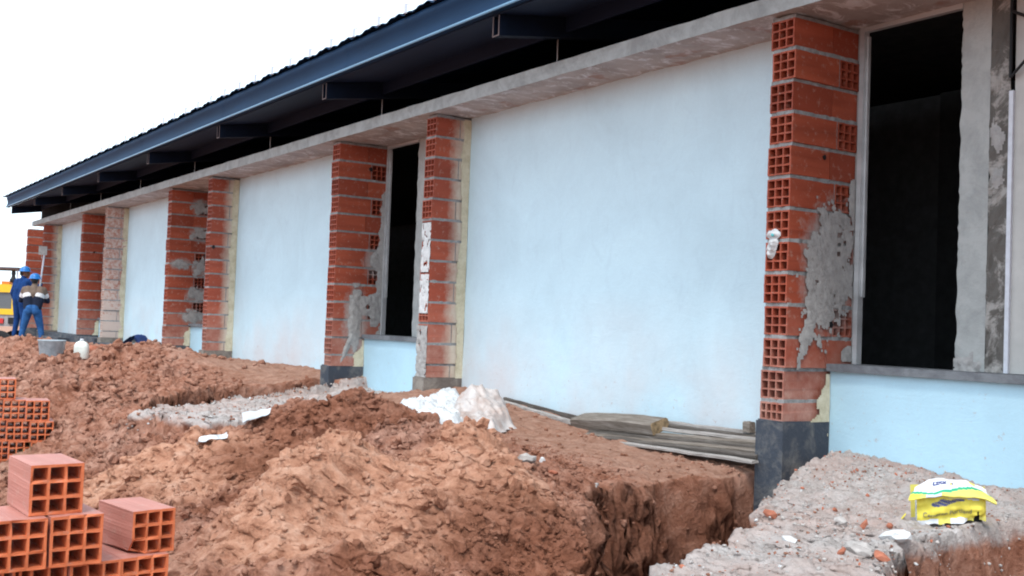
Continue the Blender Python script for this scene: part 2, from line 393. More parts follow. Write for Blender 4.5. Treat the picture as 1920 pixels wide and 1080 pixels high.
# ------------------------------------------------------------------ terrain
_seen = [  # pixel, pixel, metres along the axis: visible skin of the spoil heaps
 (850,800,6.0),(900,818,6.0),(800,835,6.05),(760,872,5.85),(940,850,5.9),(1000,905,5.75),(1060,935,5.7),(1100,965,5.55),
 (850,900,5.5),(850,1000,5.0),(850,1075,4.7),(1000,1000,5.2),(1000,1070,4.9),(1095,1060,5.0),(930,940,5.5),
 (620,850,5.7),(560,882,5.5),(500,937,5.2),(440,1002,4.9),(370,1068,4.6),(650,900,5.4),(600,980,5.0),(550,1060,4.6),(700,1000,5.0),(700,1070,4.65),(700,852,5.8),
 (596,826,7.0),(520,890,6.6),(470,930,6.2),(420,970,5.85),(350,1010,5.45),
 (640,737,8.2),(600,758,8.0),(700,757,7.85),(735,780,7.6),(560,800,7.6),(640,800,7.4),(700,812,7.1),(500,830,7.3),(765,822,6.7),(805,812,6.7),
 (400,842,7.5),(300,850,7.7),(450,860,7.2),(350,900,6.8),(300,950,6.3),(420,900,6.7),(220,900,7.0),(340,985,5.8),
 (450,803,8.6),(380,825,8.2),(300,820,8.6),(200,850,8.3),(150,800,9.3),(250,770,9.8),(330,780,9.5),(120,720,11.0),(200,720,11.5),(300,720,11.8),(370,745,10.8),
 (60,680,12.5),(200,690,13.0),(330,695,12.6),(20,645,14.5),(100,650,14.5),(150,668,14.5),(190,662,15.0),(240,664,14.6),(292,638,14.0),(318,648,13.7),(345,655,13.3),(388,684,12.9),(20,634,19.0),(60,632,19.5),(95,636,19.0),(398,708,12.4),(50,660,14.0)]
_world = [(-9,.3,-.10),(-9.2,-.6,-.17),(-8.2,.35,-.165),(-8,-.8,-.23),(-7,.3,-.23),(-7,-.8,-.28),(-6,.3,-.29),(-6,-.4,-.30),(-6,-1.2,-.30),(-5,.3,-.32),(-5,-.6,-.33),(-5,-1.25,-.34),
 (-10.4,.2,-.12),(-10.2,-.7,-.2),(-12,.3,-.12),(-14,.3,-.12),(-12,-.6,-.22),(-14,-.9,-.12),(-11.7,-1.2,-.24),(-11.8,-.5,-.2),(-16,.2,-.12),(-18,0,-.1),(-18,-1.0,-.05),(-21,-.2,-.2),(-24,-.3,-.28),(-27,-.4,-.28),(-30,-.4,-.4),
 (-21,-1.2,-.12),(-24,-1.5,-.25),(-28,-1.8,-.4),(-31,-2,-.7),(-36,-1,-1),(-36,3,-1),(-45,0,-1),(-60,-10,-1),(-60,20,-1),
 (-4.3,-4.5,-1.02),(-5.0,-4.5,-1.0),(-6.2,-4.3,-1.0),(-8,-4.1,-1.0),(-10.3,-3.8,-1.0),(-12.5,-4.3,-1.0),(-15,-4.6,-1.0),(-19,-5,-1.0),(-24,-5,-1.0),(-30,-5.5,-1),
 (-3.2,-4.4,-1.0),(-2,-4.6,-1.0),(0,-5.2,-1.02),(3,-4,-1),(-5,-8,-1.02),(-20,-14,-1),(5,-12,-1),(-2.0,-1.0,-.9),(-1,0,-.5),(2,0,-.3),(4,-1.5,-.9),(0,-2.5,-.95)]
_P = np.array([at(*q) for q in _seen]+[np.array(q, float) for q in _world])
def _fit(P, lam=.02):
    n = len(P); D = np.hypot(P[:,None,0]-P[None,:,0], P[:,None,1]-P[None,:,1])
    A = np.zeros((n+3, n+3)); A[:n,:n] = D-lam*np.eye(n); A[:n,n] = 1; A[:n,n+1:] = P[:,:2]; A[n:,:n] = A[:n,n:].T
    return np.linalg.solve(A, np.concatenate([P[:,2], [0,0,0]]))
_C = _fit(_P)
def smooth_h(x, y):
    sh = np.shape(x); x = np.ravel(x); y = np.ravel(y); out = np.zeros(x.shape); n = len(_P)
    for k in range(n): out += _C[k]*np.hypot(x-_P[k,0], y-_P[k,1])
    return (out+_C[n]+_C[n+1]*x+_C[n+2]*y).reshape(sh)
_edge1 = [tuple(onp(px_, py_, 2, -.26)[:2]) for px_, py_ in ((1446,898),(1434,918),(1420,950),(1402,982),(1362,1002),(1295,1022),(1220,1046),(1145,1082),(1080,1115))]
SLAB1 = [(-4.62,.6)]+_edge1+[(-2.0,-3.6),(-2.0,-2.7),(-2.12,-2.25),(-2.5,-1.75),(-2.74,-1.44),(-2.78,-.85),(-2.80,-.3),(-2.5,.6)]
SLAB2 = [(-11.25,.6),(-11.2,-.1),(-10.95,-.5),(-10.55,-1.05),(-10.1,-1.7),(-9.75,-2.25),(-9.3,-2.7),(-8.3,-2.4),(-8.6,-1.2),(-9.3,-.35),(-9.35,.6)]
TR1 = [(-4.87,.05),(-4.86,-.5),(-4.84,-1.36),(-4.72,-1.50)]+[tuple(at(px_, 950, t_)[:2]) for px_, t_ in ((1116,5.7),(1106,5.3),(1098,4.8),(1075,4.2),(1050,3.6))]+[(-2.3,-3.9)]+_edge1[::-1]+[(-4.6,.05)]
TR2 = [(-11.6,.05),(-11.62,-1.3),(-11.0,-2.0),(-10.3,-2.6),(-9.75,-2.3),(-10.1,-1.7),(-10.55,-1.05),(-10.95,-.5),(-11.2,-.1),(-11.2,.05)]
TR0 = [(-2.80,.0),(-2.78,-.85),(-2.74,-1.44),(-2.5,-1.75),(-2.12,-2.25),(-2.0,-2.7),(-1.4,-2.6),(-1.1,-1.5),(-1.2,0)]
def blob(x, y, cx, cy, r): return np.exp(-((x-cx)**2+(y-cy)**2)/(r*r))
def _wp(px, py, t): return at(px, py, t)[:2]
TANB = (((860,900,5.6),.55),((860,830,6.0),.35),((640,930,5.3),.6),((560,980,5.0),.5),((700,980,5.1),.5),((380,880,7.0),.7),((300,880,7.3),.6),((420,860,7.3),.4),((240,900,7),.5),((930,930,5.5),.3))
def tanmask(x, y):
    o = np.zeros(np.shape(x))
    for q, r in TANB: c = _wp(*q); o = np.maximum(o, blob(x, y, c[0], c[1], r*.8))
    return o
BUMPS = [((855,830,5.95),.34,.02),((905,845,5.85),.25,.02),((625,860,5.6),.22,.08),((560,900,5.35),.22,.08),((500,950,5.05),.2,.07),((790,880,6.1),.20,-.10),((560,860,6.6),.3,-.08),((480,930,6.0),.25,-.08),((400,850,7.4),.35,.08),((300,860,7.5),.3,.06),((660,752,8.0),.4,.015),((720,775,7.6),.3,.02),((950,960,5.35),.3,.06),((800,1000,5.0),.25,-.05)]
def height(x, y, fine=True):
    h = smooth_h(x, y)
    w = fbm(x*2.3, y*2.3, 3)*.06; w2 = fbm(x*2.3+40, y*2.3+9, 3)*.06
    xw, yw = x+w, y+w2
    s1 = inpoly_sd(xw, yw, SLAB1); s2 = inpoly_sd(xw, yw, SLAB2)
    t1 = inpoly_sd(xw, yw, TR1); t2 = inpoly_sd(xw, yw, TR2); t0 = inpoly_sd(xw, yw, TR0)
    front = sstep(.1, -1.3, y)                       # 0 on the platform by the wall, 1 out in the spoil
    rough = .25+.75*sstep(-.9, -1.7, y)*sstep(-4.6, -3.4, y)
    near = sstep(-40, -18, x)
    amp = rough*near*(x < 3); tm = tanmask(x, y) if fine else 0
    if fine:
        lump = billow(x*1.7, y*1.7, 2)*.10+billow(x*4.6+3, y*4.6, 3, .6)*.055+fbm(x*14, y*14, 4, .62)*.014
        crag = np.clip(fbm(x*3.1+7, y*3.1-3, 3), 0, 1)*.06+.030*(1-np.abs(fbm(x*7+5, y*7, 3)))**3-.012
        h = h+amp*(lump*(1-.45*tm)+crag*(1-.75*tm)+.10*billow(x*1.15+2.3, y*1.15+.7, 1))
        for (px_, py_, t_), r_, z_ in BUMPS: c = _wp(px_, py_, t_); h = h+z_*np.exp(-(((x-c[0])**2+(y-c[1])**2)/r_**2)**1.5)*(1+.5*fbm(x*5, y*5, 2))
    # concrete spill slabs
    for s, z0 in ((s1, -.275), (s2, -.29)):
        zz = z0+.04*sstep(-.6, .5, y)+.075*blob(x, y, -4.4, .12, .42)+.024*fbm(x*3, y*3, 4)+.030*billow(x*7+2, y*7, 3, .6)+.008*fbm(x*26, y*26, 3)
        k = sstep(-.02, .05, s)
        h = np.where(s > -.02, h*(1-k)+zz*k, h)
    # dug trenches with near-vertical sides
    for t, fl, wd in ((t1, -1.25, .10), (t2, -1.0, .10), (t0, -.80, .15)):
        k = np.clip(t/wd, 0, 1); k = k+.10*fbm(x*7, y*7, 3)*np.sin(np.pi*k); k = np.clip(k, 0, 1)
        h = h*(1-k)+np.minimum(h, fl+.05*fbm(x*5, y*5, 3))*k
    return h
def zg(x, y): return float(height(np.array([x*1.0]), np.array([y*1.0]))[0])
def ghit(px, py, t0=2.5, t1=40):                    # where a sight line meets the ground
    d = ray(px, py); t = np.linspace(t0, t1, 3000); p = CAM+t[:,None]*d
    h = height(p[:,0], p[:,1]); k = int(np.argmax(p[:,2] < h)); return p[k]

def _axis(segs):
    out = []
    for a, b, st in segs:
        n = max(1, int(round((b-a)/st))); out += list(np.linspace(a, b, n, endpoint=False))
    return np.array(out+[segs[-1][1]])
gx = _axis([(-2500,-200,400),(-200,-70,20),(-70,-36,2),(-36,-20,.09),(-20,-13,.04),(-13,-11.85,.022),(-11.85,-11.3,.008),(-11.3,-9,.022),(-9,-4.98,.0125),(-4.98,-3.3,.006),(-3.3,-1.7,.0115),(-1.7,1,.05),(1,10,.4),(10,100,15),(100,2500,400)])
gy = _axis([(-2500,-100,400),(-100,-12,11),(-12,-5.4,.4),(-5.4,-4.4,.05),(-4.4,-3.3,.012),(-3.3,-1.0,.009),(-1.0,.45,.0125),(.45,1.5,.15),(1.5,12,1.5),(12,100,11),(100,2500,400)])
GX, GY = np.meshgrid(gx, gy, indexing='ij')
GZ = height(GX, GY)
GZ = np.where(GY > .8, np.minimum(GZ, -.3), GZ); 
far = np.maximum(np.abs(GX+12)-40, np.abs(GY)-14); GZ = np.where(far > 0, -1.0, GZ)
act = (sstep(-30, -18, GX)*sstep(1, -1, GX)*sstep(-4.8, -3.8, GY)*sstep(-.3, -1.2, GY))
_tr = np.zeros(GX.shape)
for _t in (TR1, TR2, TR0): _tr = np.maximum(_tr, sstep(-.02, .05, inpoly_sd(GX, GY, _t))*sstep(.40, .22, inpoly_sd(GX, GY, _t)))
_tr = _tr*sstep(-.30, -.42, GZ)
HX = GX+act*.038*fbm(GX*6+3, GY*6+GZ*6, 4, .6)+_tr*(.055*fbm(GY*5+31, GZ*6+3, 3, .6)+.050*billow(GY*13+1, GZ*13, 3, .6)); HY = GY+act*.038*fbm(GX*6-13, GY*6+GZ*6+5, 4, .6)+_tr*(.035*fbm(GX*5+GZ*3, GZ*7+13, 3, .6)+.03*billow(GX*13+GZ*9, GZ*13+7, 3, .6))
nx, ny = GX.shape
co = np.stack([HX, HY, GZ], -1).reshape(-1, 3).astype(np.float32)
ii = np.arange(nx*ny).reshape(nx, ny)
fa = np.stack([ii[:-1,:-1], ii[1:,:-1], ii[1:,1:], ii[:-1,1:]], -1).reshape(-1, 4).astype(np.int32)
me = bpy.data.meshes.new('ground'); me.vertices.add(len(co)); me.vertices.foreach_set('co', co.ravel())
me.loops.add(fa.size); me.loops.foreach_set('vertex_index', fa.ravel()); me.polygons.add(len(fa))
me.polygons.foreach_set('loop_start', np.arange(0, fa.size, 4, dtype=np.int32)); me.polygons.foreach_set('loop_total', np.full(len(fa), 4, np.int32))
me.polygons.foreach_set('use_smooth', np.ones(len(fa), bool)); me.update(); me.validate()
wx = fbm(GX*2.3, GY*2.3, 3)*.06; wy = fbm(GX*2.3+40, GY*2.3+9, 3)*.06
slab = np.maximum(sstep(-.06, .0, inpoly_sd(GX+wx, GY+wy, SLAB1)), sstep(-.06, .0, inpoly_sd(GX+wx, GY+wy, SLAB2)))
tan = np.zeros(GX.shape)
for q, r in TANB:
    c = _wp(*q); tan = np.maximum(tan, blob(GX, GY, c[0], c[1], r))
dark = np.zeros(GX.shape)
DARKB = (((620,780,7.8),.7),((700,800,7.3),.5),((500,850,7.0),.5),((450,960,6.0),.45),((1000,1040,5.0),.6),((700,1075,4.6),.3))
for q, r in DARKB:
    c = _wp(*q); dark = np.maximum(dark, blob(GX, GY, c[0], c[1], r))
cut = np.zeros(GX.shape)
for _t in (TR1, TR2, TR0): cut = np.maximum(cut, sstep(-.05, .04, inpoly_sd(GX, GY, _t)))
for nm, arr in (('slab', slab), ('tan', tan), ('dark', dark), ('cut', cut)):
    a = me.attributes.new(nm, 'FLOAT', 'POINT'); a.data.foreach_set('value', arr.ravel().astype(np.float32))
def _earth():
    k = NT('earth', .95, .12)
    def at_(n): return k.n('ShaderNodeAttribute', attribute_name=n).outputs['Fac']
    P = k.n('ShaderNodeNewGeometry').outputs['Position']
    n1 = k.noise(1.6, 8, .65, P, .6); n2 = k.noise(9, 9, .72, P, .4); n3 = k.noise(42, 6, .7, P)
    red = k.ramp(n2, [(.3, (.135, .045, .024)), (.5, (.31, .138, .090)), (.70, (.48, .27, .20))])
    red = k.mix(k.val(n1, .42, .66), red, k.ramp(n2, [(.3, (.23, .10, .067)), (.7, (.51, .305, .235))]))
    tn = k.ramp(n2, [(.28, (.27, .112, .066)), (.5, (.48, .245, .160)), (.72, (.60, .37, .275))])
    dk = k.ramp(n2, [(.3, (.10, .034, .018)), (.55, (.22, .082, .046)), (.75, (.34, .155, .098))])
    f = k.math('ADD', at_('tan'), k.math('MULTIPLY', k.math('SUBTRACT', n1, .5), 1.2))
    a = k.mix(k.math('MULTIPLY', k.val(f, .3, .7), .9), red, tn)
    f = k.math('ADD', at_('dark'), k.math('MULTIPLY', k.math('SUBTRACT', n1, .5), 1.0))
    a = k.mix(k.math('MULTIPLY', k.val(f, .4, .75), .75), a, dk)
    sp = k.sep(P)
    trench_shade = k.val(k.math('ADD', k.math('SUBTRACT', -.30, sp[2]), k.math('MULTIPLY', k.math('SUBTRACT', k.noise(3, 6, .65, P), .5), .35)), .0, .16)  # trench sides darkened with depth: their shade put into the soil colour
    a = k.mix(k.math('MULTIPLY', k.math('MULTIPLY', trench_shade, at_('cut')), .8), a, k.ramp(n2, [(.3, (.085, .030, .017)), (.52, (.175, .068, .040)), (.75, (.30, .135, .088))]))
    gr = k.ramp(k.noise(7, 10, .8, P, .5), [(.3, (.29, .255, .24)), (.5, (.45, .415, .405)), (.68, (.58, .55, .545))])
    gr = k.mix(k.math('MULTIPLY', k.val(k.noise(2.2, 7, .65, P), .38, .68), .6), gr, (.43, .275, .23))
    gr = k.mix(k.val(k.noise(55, 3, .6, P), .66, .72), gr, (.44, .15, .09))
    s = k.math('ADD', at_('slab'), k.math('MULTIPLY', k.math('SUBTRACT', n2, .5), .35))
    zz = k.math('ADD', sp[2], k.math('MULTIPLY', k.math('SUBTRACT', k.noise(6, 6, .7, P), .5), .16))
    sm_ = k.math('MULTIPLY', k.val(s, .38, .58), k.val(k.math('ADD', zz, 1.0), .635, .685))
    a = k.mix(sm_, a, gr)
    # dry trodden dust on the platform beside the wall
    y = k.math('ADD', sp[1], k.math('MULTIPLY', k.math('SUBTRACT', n1, .5), .8))
    dz = k.math('MULTIPLY', k.val(y, -.0001, .0002), 1.0)
    pl = k.math('MULTIPLY', k.ramp(k.math('MULTIPLY', k.math('ADD', y, 1.5), .5), [(.1, (0,0,0)), (.45, (1,1,1))]), k.math('SUBTRACT', 1.0, at_('slab')))
    up = k.sep(k.n('ShaderNodeNewGeometry').outputs['True Normal'])[2]
    pl = k.math('MULTIPLY', pl, k.val(up, .6, .9))
    a = k.mix(k.math('MULTIPLY', pl, .75), a, k.ramp(n2, [(.3, (.25, .125, .082)), (.7, (.40, .25, .19))]))
    a = k.mix(k.math('MULTIPLY', k.val(n3, .63, .74), .5), a, (.50, .36, .27))
    a = k.mix(1.0, a, (1.13, 1.12, 1.10), 'MULTIPLY'); k.col(a)
    hgt = k.math('ADD', k.math('MULTIPLY', n2, 2.2), k.math('ADD', n3, k.math('MULTIPLY', k.noise(110, 3, .6, P), .5)))
    k.bump(hgt, .9, .022); return k.m
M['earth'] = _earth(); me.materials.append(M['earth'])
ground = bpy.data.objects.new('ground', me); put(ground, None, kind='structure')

# ------------------------------------------------------------------ the building
FW = .19; H = 2.55; DP = .40; DF = .61               # fin width, height, panel depth, frame depth
FINS = [-2.69, -4.836, -9.344, -11.53, -15.91, -17.94, -22.125, -24.14, -28.24, -30.35]   # left edges
bld = empty('unfinished_building', (-12, .4, -.1), 0, 'long unfinished single-storey brick building with pale panels under a dark navy steel roof', 'building')
def bb(): return MB()
def local(o):                                         # part meshes are modelled in world space
    o.matrix_parent_inverse = Matrix.Translation((12, -.4, .1)); return o
def part(mb, name, mats, label=None, parent=None):
    o = mb.build(name, mats, parent or bld, label)
    if parent is None: local(o)
    return o

def rag(n, a): return [a*(random.random()-.5) for _ in range(n)]
def joint(mb, x0, x1, y0, y1, z, th, amp=.006):       # one bed of mortar with an uneven squeezed-out edge
    pts = []
    def seg(ax, ay, bx, by, n, nx_, ny_):
        for k in range(n):
            t = k/n; d = random.uniform(-amp, amp*.9); pts.append((ax+(bx-ax)*t+nx_*d, ay+(by-ay)*t+ny_*d))
    seg(x0, y0, x1, y0, 6, 0, -1); seg(x1, y0, x1, y1, 14, 1, 0); seg(x1, y1, x0, y1, 3, 0, 1); seg(x0, y1, x0, y0, 14, -1, 0)
    n = len(pts); vs = [(x, y, z+random.uniform(-.004, .002)) for x, y in pts]+[(x, y, z+th+random.uniform(-.002, .004)) for x, y in pts]
    mb.add(vs, [tuple(range(n))[::-1], tuple(range(n, 2*n))]+[(k, (k+1) % n, n+(k+1) % n, n+k) for k in range(n)])

def splat(mb, X, y0, y1, z0, z1, fn, th=.012, st=.012, face='x'):
    # lump of material on a plane: fn(a, b) > 0 inside, its value swells the thickness
    ny_ = max(4, int((y1-y0)/st)); nz_ = max(4, int((z1-z0)/st))
    A, B = np.meshgrid(np.linspace(y0, y1, ny_), np.linspace(z0, z1, nz_), indexing='ij')
    F = fn(A, B); T = th*np.clip(F*2, 0, 1)*(.5+.22*fbm(A*30+B*14+X, B*12-A*10, 3))-.0015
    P = [[((X+T[i,j], A[i,j], B[i,j]) if face == 'x' else (A[i,j], X-T[i,j], B[i,j])) for j in range(nz_)] for i in range(ny_)]
    ok = F > 0
    mb.grid(P, 0, True, lambda i, j: ok[i,j] or ok[i+1,j] or ok[i,j+1] or ok[i+1,j+1])

def pillar(i, X, mat, plm, cream, windowside, smear):
    rnd = random.Random(100+i); random.seed(500+i)
    br = bb(); mo = bb(); zb = .135; ch = (H-zb)/12; bh = ch-.023
    det = i <= 5
    zs = [(0, .115, 4, 2)]+[(zb+k*ch, bh, 3, 3) for k in range(12)]
    lean = [(-.004*(12-k)*.35 if i == 1 else 0)+rnd.uniform(-.009, .009) for k in range(13)]
    for k, (z, h, nx_, nz_) in enumerate(zs):
        dx = lean[k]; oy = rnd.uniform(-.006, .006); top = (k % 2 == 0)
        rot = Matrix.Rotation(rnd.uniform(-.008, .008), 4, 'Z')
        def place(x, y, zz, rz=0): return Matrix.Translation((x, y, zz)) @ rot @ Matrix.Rotation(rz, 4, 'Z')
        side = i % 2 == 1                              # a window lies to its right: some bricks turn their ends that way
        if side and k % 2 == 1 and k > 0:
            L1 = .41
            hollow(br, place(X+dx, oy, z), FW, h, L1, nx_, nz_, jit=.0012)
            hollow(br, Matrix.Translation((X+dx+FW, oy+L1+.012, z)) @ Matrix.Rotation(math.pi/2, 4, 'Z'), DF-L1-.012-oy, h, FW, 3, 3, jit=.0012)
        else:
            L1 = (.26 if k % 2 == 0 else .39)+rnd.uniform(-.01, .01) if not side else .36
            hollow(br, place(X+dx, oy, z), FW, h, L1, nx_, nz_, jit=.0012)
            gap = .006 if side else .012
            br.box((X+dx, oy+L1+gap, z), (X+dx+FW, DF, z+h), 0, None, .001)
        joint(mo, X+dx+.004, X+dx+FW-.003, oy+.006, DF-.01, z+h-.001, (zs[k+1][0] if k < 12 else H)-z-h+.002)
        if not side or k % 2 == 1: mo.box((X+dx+.006, oy+L1-.002, z), (X+dx+FW-.005, oy+L1+.016, z+h))
    b = part(br, 'brick_pillar', mat)
    ch_ = lambda mb, nm, m_, lb=None: mb.build(nm, m_, b, lb)
    b.matrix_parent_inverse = Matrix.Translation((12, -.4, .1))
    ch_(mo, 'mortar_joints', 'mortar')
    p = bb(); random.seed(900+i)
    n = 10
    p.box((X-.022, -.03, -1.05), (X+FW+.012, DP-.003, -.004))
    p.box((X-.015, -.02, -.006), (X+FW+.006, DP-.01, .004), 0, None, .004)
    ch_(p, 'plinth', plm)
    side_x = X+FW
    if cream:                                          # pale plaster run down the corner between fin and panel
        c = bb()
        fn = lambda A, B: (A-(.315+.035*fbm(B*1.7+i*7, A*0+i, 3)+.012*fbm(B*14, A*14, 3)))*2
        splat(c, side_x+.011, .2, DP-.002, -.12, H-.012, fn, .012)
        ch_(c, 'corner_plaster', 'cream')
    if windowside:
        c = bb()
        fn = lambda A, B: (A-(.30+.05*fbm(B*6+i*3, A*3, 4)+.09*sstep(.12, .32, B)-.05*sstep(.05, -.05, B)))*2
        splat(c, side_x+.009, .2, DP-.002, -.24, .30, fn, .014)
        ch_(c, 'corner_plaster', 'cream')
    if smear:
        c = bb()
        for (y0, y1, z0, z1, fn, th) in smear: splat(c, side_x+.008, y0, y1, z0, z1, fn, th, .008)
        ch_(c, 'mortar_smear', 'smear')
    return b

def ell(cy, cz, ry, rz, ns=.35, sc=7, seed=0):
    return lambda A, B: 1-np.hypot((A-cy)/ry, (B-cz)/rz)+ns*fbm(A*sc+seed, B*sc+seed, 4)
def _big(A, B):                                       # the fan of thrown mortar beside the near window
    core = 1-np.hypot((A-.385-.16*(B-.95))/.215, (B-.97)/.37)
    tail = 1-np.hypot((A-.20+.38*(.62-B))/.05, (B-.60)/.22)
    f = np.maximum(core, tail)+.5*fbm(A*9+B*6, B*5-A*5, 4)+.28*fbm(A*34+B*30, B*16-A*18, 3)
    for cy, cz, r in ((.40, .615, .028), (.44, .62, .02)): f = np.minimum(f, (np.hypot(A-cy, B-cz)-r)*30)
    for cy, cz in ((.455,1.19),(.455,1.13),(.455,1.07),(.505,1.14),(.45,.71),(.50,.66),(.45,.60),(.51,.73)):
        f = np.minimum(f, (np.maximum(abs(A-cy)/1.0, abs(B-cz))-.019)*30)
    return f
sm = {1: [(.03, .60, .22, 1.45, _big, .008), (.53, .605, 1.3, 1.6, ell(.59, 1.45, .05, .1), .01), (.5, .605, .38, .5, ell(.59, .40, .08, .1), .012)],
      3: [(.10, .60, .0, .95, lambda A, B: np.maximum(np.maximum(1-np.hypot((A-.27)/.075, (B-.55)/.36), 1-np.hypot((A-.42)/.11, (B-.70)/.12)), np.maximum(1-np.hypot((A-.18-.4*(B-.2))/.03, (B-.2)/.2), 1-np.hypot((A-.52)/.07, (B-.66)/.2)))+.3*fbm(A*11, B*11, 4)-np.where(np.hypot(A-.43, B-.68) < .03, 9, 0), .018),
          (.4, .605, 1.0, 1.35, ell(.53, 1.2, .11, .09, .5), .012), (.48, .605, .3, 2.2, ell(.60, 1.2, .06, .9, .5), .012)],
      5: [(.3, .6, 2.1, 2.45, ell(.47, 2.28, .13, .09, .9, 10), .006), (.3, .6, 1.65, 2.0, ell(.49, 1.83, .12, .09, .9, 10, 3), .006), (.05, .35, 1.2, 1.5, ell(.2, 1.33, .14, .05, .9, 10), .006),
          (.3, .6, 1.1, 1.5, ell(.5, 1.28, .1, .1, .9, 10, 5), .006), (.28, .6, .6, 1.05, ell(.47, .83, .14, .1, .9, 10, 7), .006), (.26, .6, .3, .62, ell(.44, .48, .17, .08, .9, 10, 9), .006)],
      7: [], 9: [(.2, .55, 1.7, 2.0, ell(.42, 1.86, .09, .08, .3), .014)], 2: [], 4: [], 6: [], 8: []}
plm = {0: 'plinth', 1: 'plinth', 2: 'plinth_brown', 3: 'plinth', 4: 'plinth_brown', 5: 'plinth', 6: 'plinth_brown', 7: 'plinth', 8: 'plinth_brown', 9: 'plinth'}
PL = []
for i, X in enumerate(FINS):
    PL.append(pillar(i, X, 'brick_splashed' if i == 6 else {2: 'brick_over', 4: 'brick_over', 8: 'brick_over', 1: 'brick_stain_a', 3: 'brick_stain_b', 5: 'brick_stain_c'}.get(i, 'brick_wall'), plm[i], i in (2, 4, 6, 8), i in (1, 3, 5, 7), sm.get(i)))
PL[6]['label'] = 'brick pillar splashed all over with pale plaster'
PL[1]['label'] = 'nearest brick pillar with a fan of grey mortar thrown on its side'
# mortar filling the open brick ends of the second pillar
c = bb(); X = FINS[2]
for z0, z1, s in ((1.02, 1.50, 3), (.62, 1.0, 5)):
    splat(c, -.004, X+.01, X+FW-.01, z0, z1, lambda A, B: .25+.9*fbm(A*17+s, B*13, 3), .012, .010, 'y')
c.build('white_mortar_fill', 'white_mortar', PL[2])
c = bb(); splat(c, -.006, X-.015, X+FW, -.0, .50, lambda A, B: .32+.8*fbm(A*15, B*13+4, 3), .014, .010, 'y'); c.build('mortar_smear', 'smear', PL[2])
c = bb(); c.box((FINS[1]+FW+.001, .22, .62), (FINS[1]+FW+.0035, .245, .79)); c.build('open_joint', 'black', PL[1])
for f, cy, cz, rr in ((1,.40,.615,.022),(1,.37,2.33,.016),(1,.30,1.68,.016),(3,.43,.68,.026),(3,.40,2.27,.026),(4,.18,2.18,.026),(4,.05,1.52,.026),(7,.45,2.15,.04),(7,.25,1.72,.04)):
    c = bb(); n = 11                                  # a ragged hole knocked through the side of a brick
    c.add([(FINS[f]+FW+.0022, cy+rr*random.uniform(.8,1.25)*math.cos(6.2832*k/n), cz+rr*random.uniform(.8,1.25)*math.sin(6.2832*k/n)) for k in range(n)]+[(FINS[f]+FW-.03, cy, cz)], [tuple(range(n))]+[(k, n, (k+1) % n) for k in range(n)])
    c.build('broken_hole', 'black', PL[f])

# plastered panels between the fin pairs
for a, b in ((2, 1), (4, 3), (6, 5), (8, 7), (0, None)):
    x0, x1 = FINS[a]+FW+.002, (FINS[b]-.003 if b is not None else 1.5); p = bb()
    nx_, nz_ = 40, 26
    P = [[(x0+(x1-x0)*i/nx_, DP+.007*float(mnoise.noise(Vector((x0+i*.22, j*.21, 1.3))))+.004*float(mnoise.noise(Vector((x0+i*.6, j*.6, 8)))), -.5+(H+.02+.5)*j/nz_) for j in range(nz_+1)] for i in range(nx_+1)]
    p.grid(P); p.box((x0, DP+.02, -.5), (x1, DP+.2, H+.015))
    part(p, 'wall_panel', 'panel')
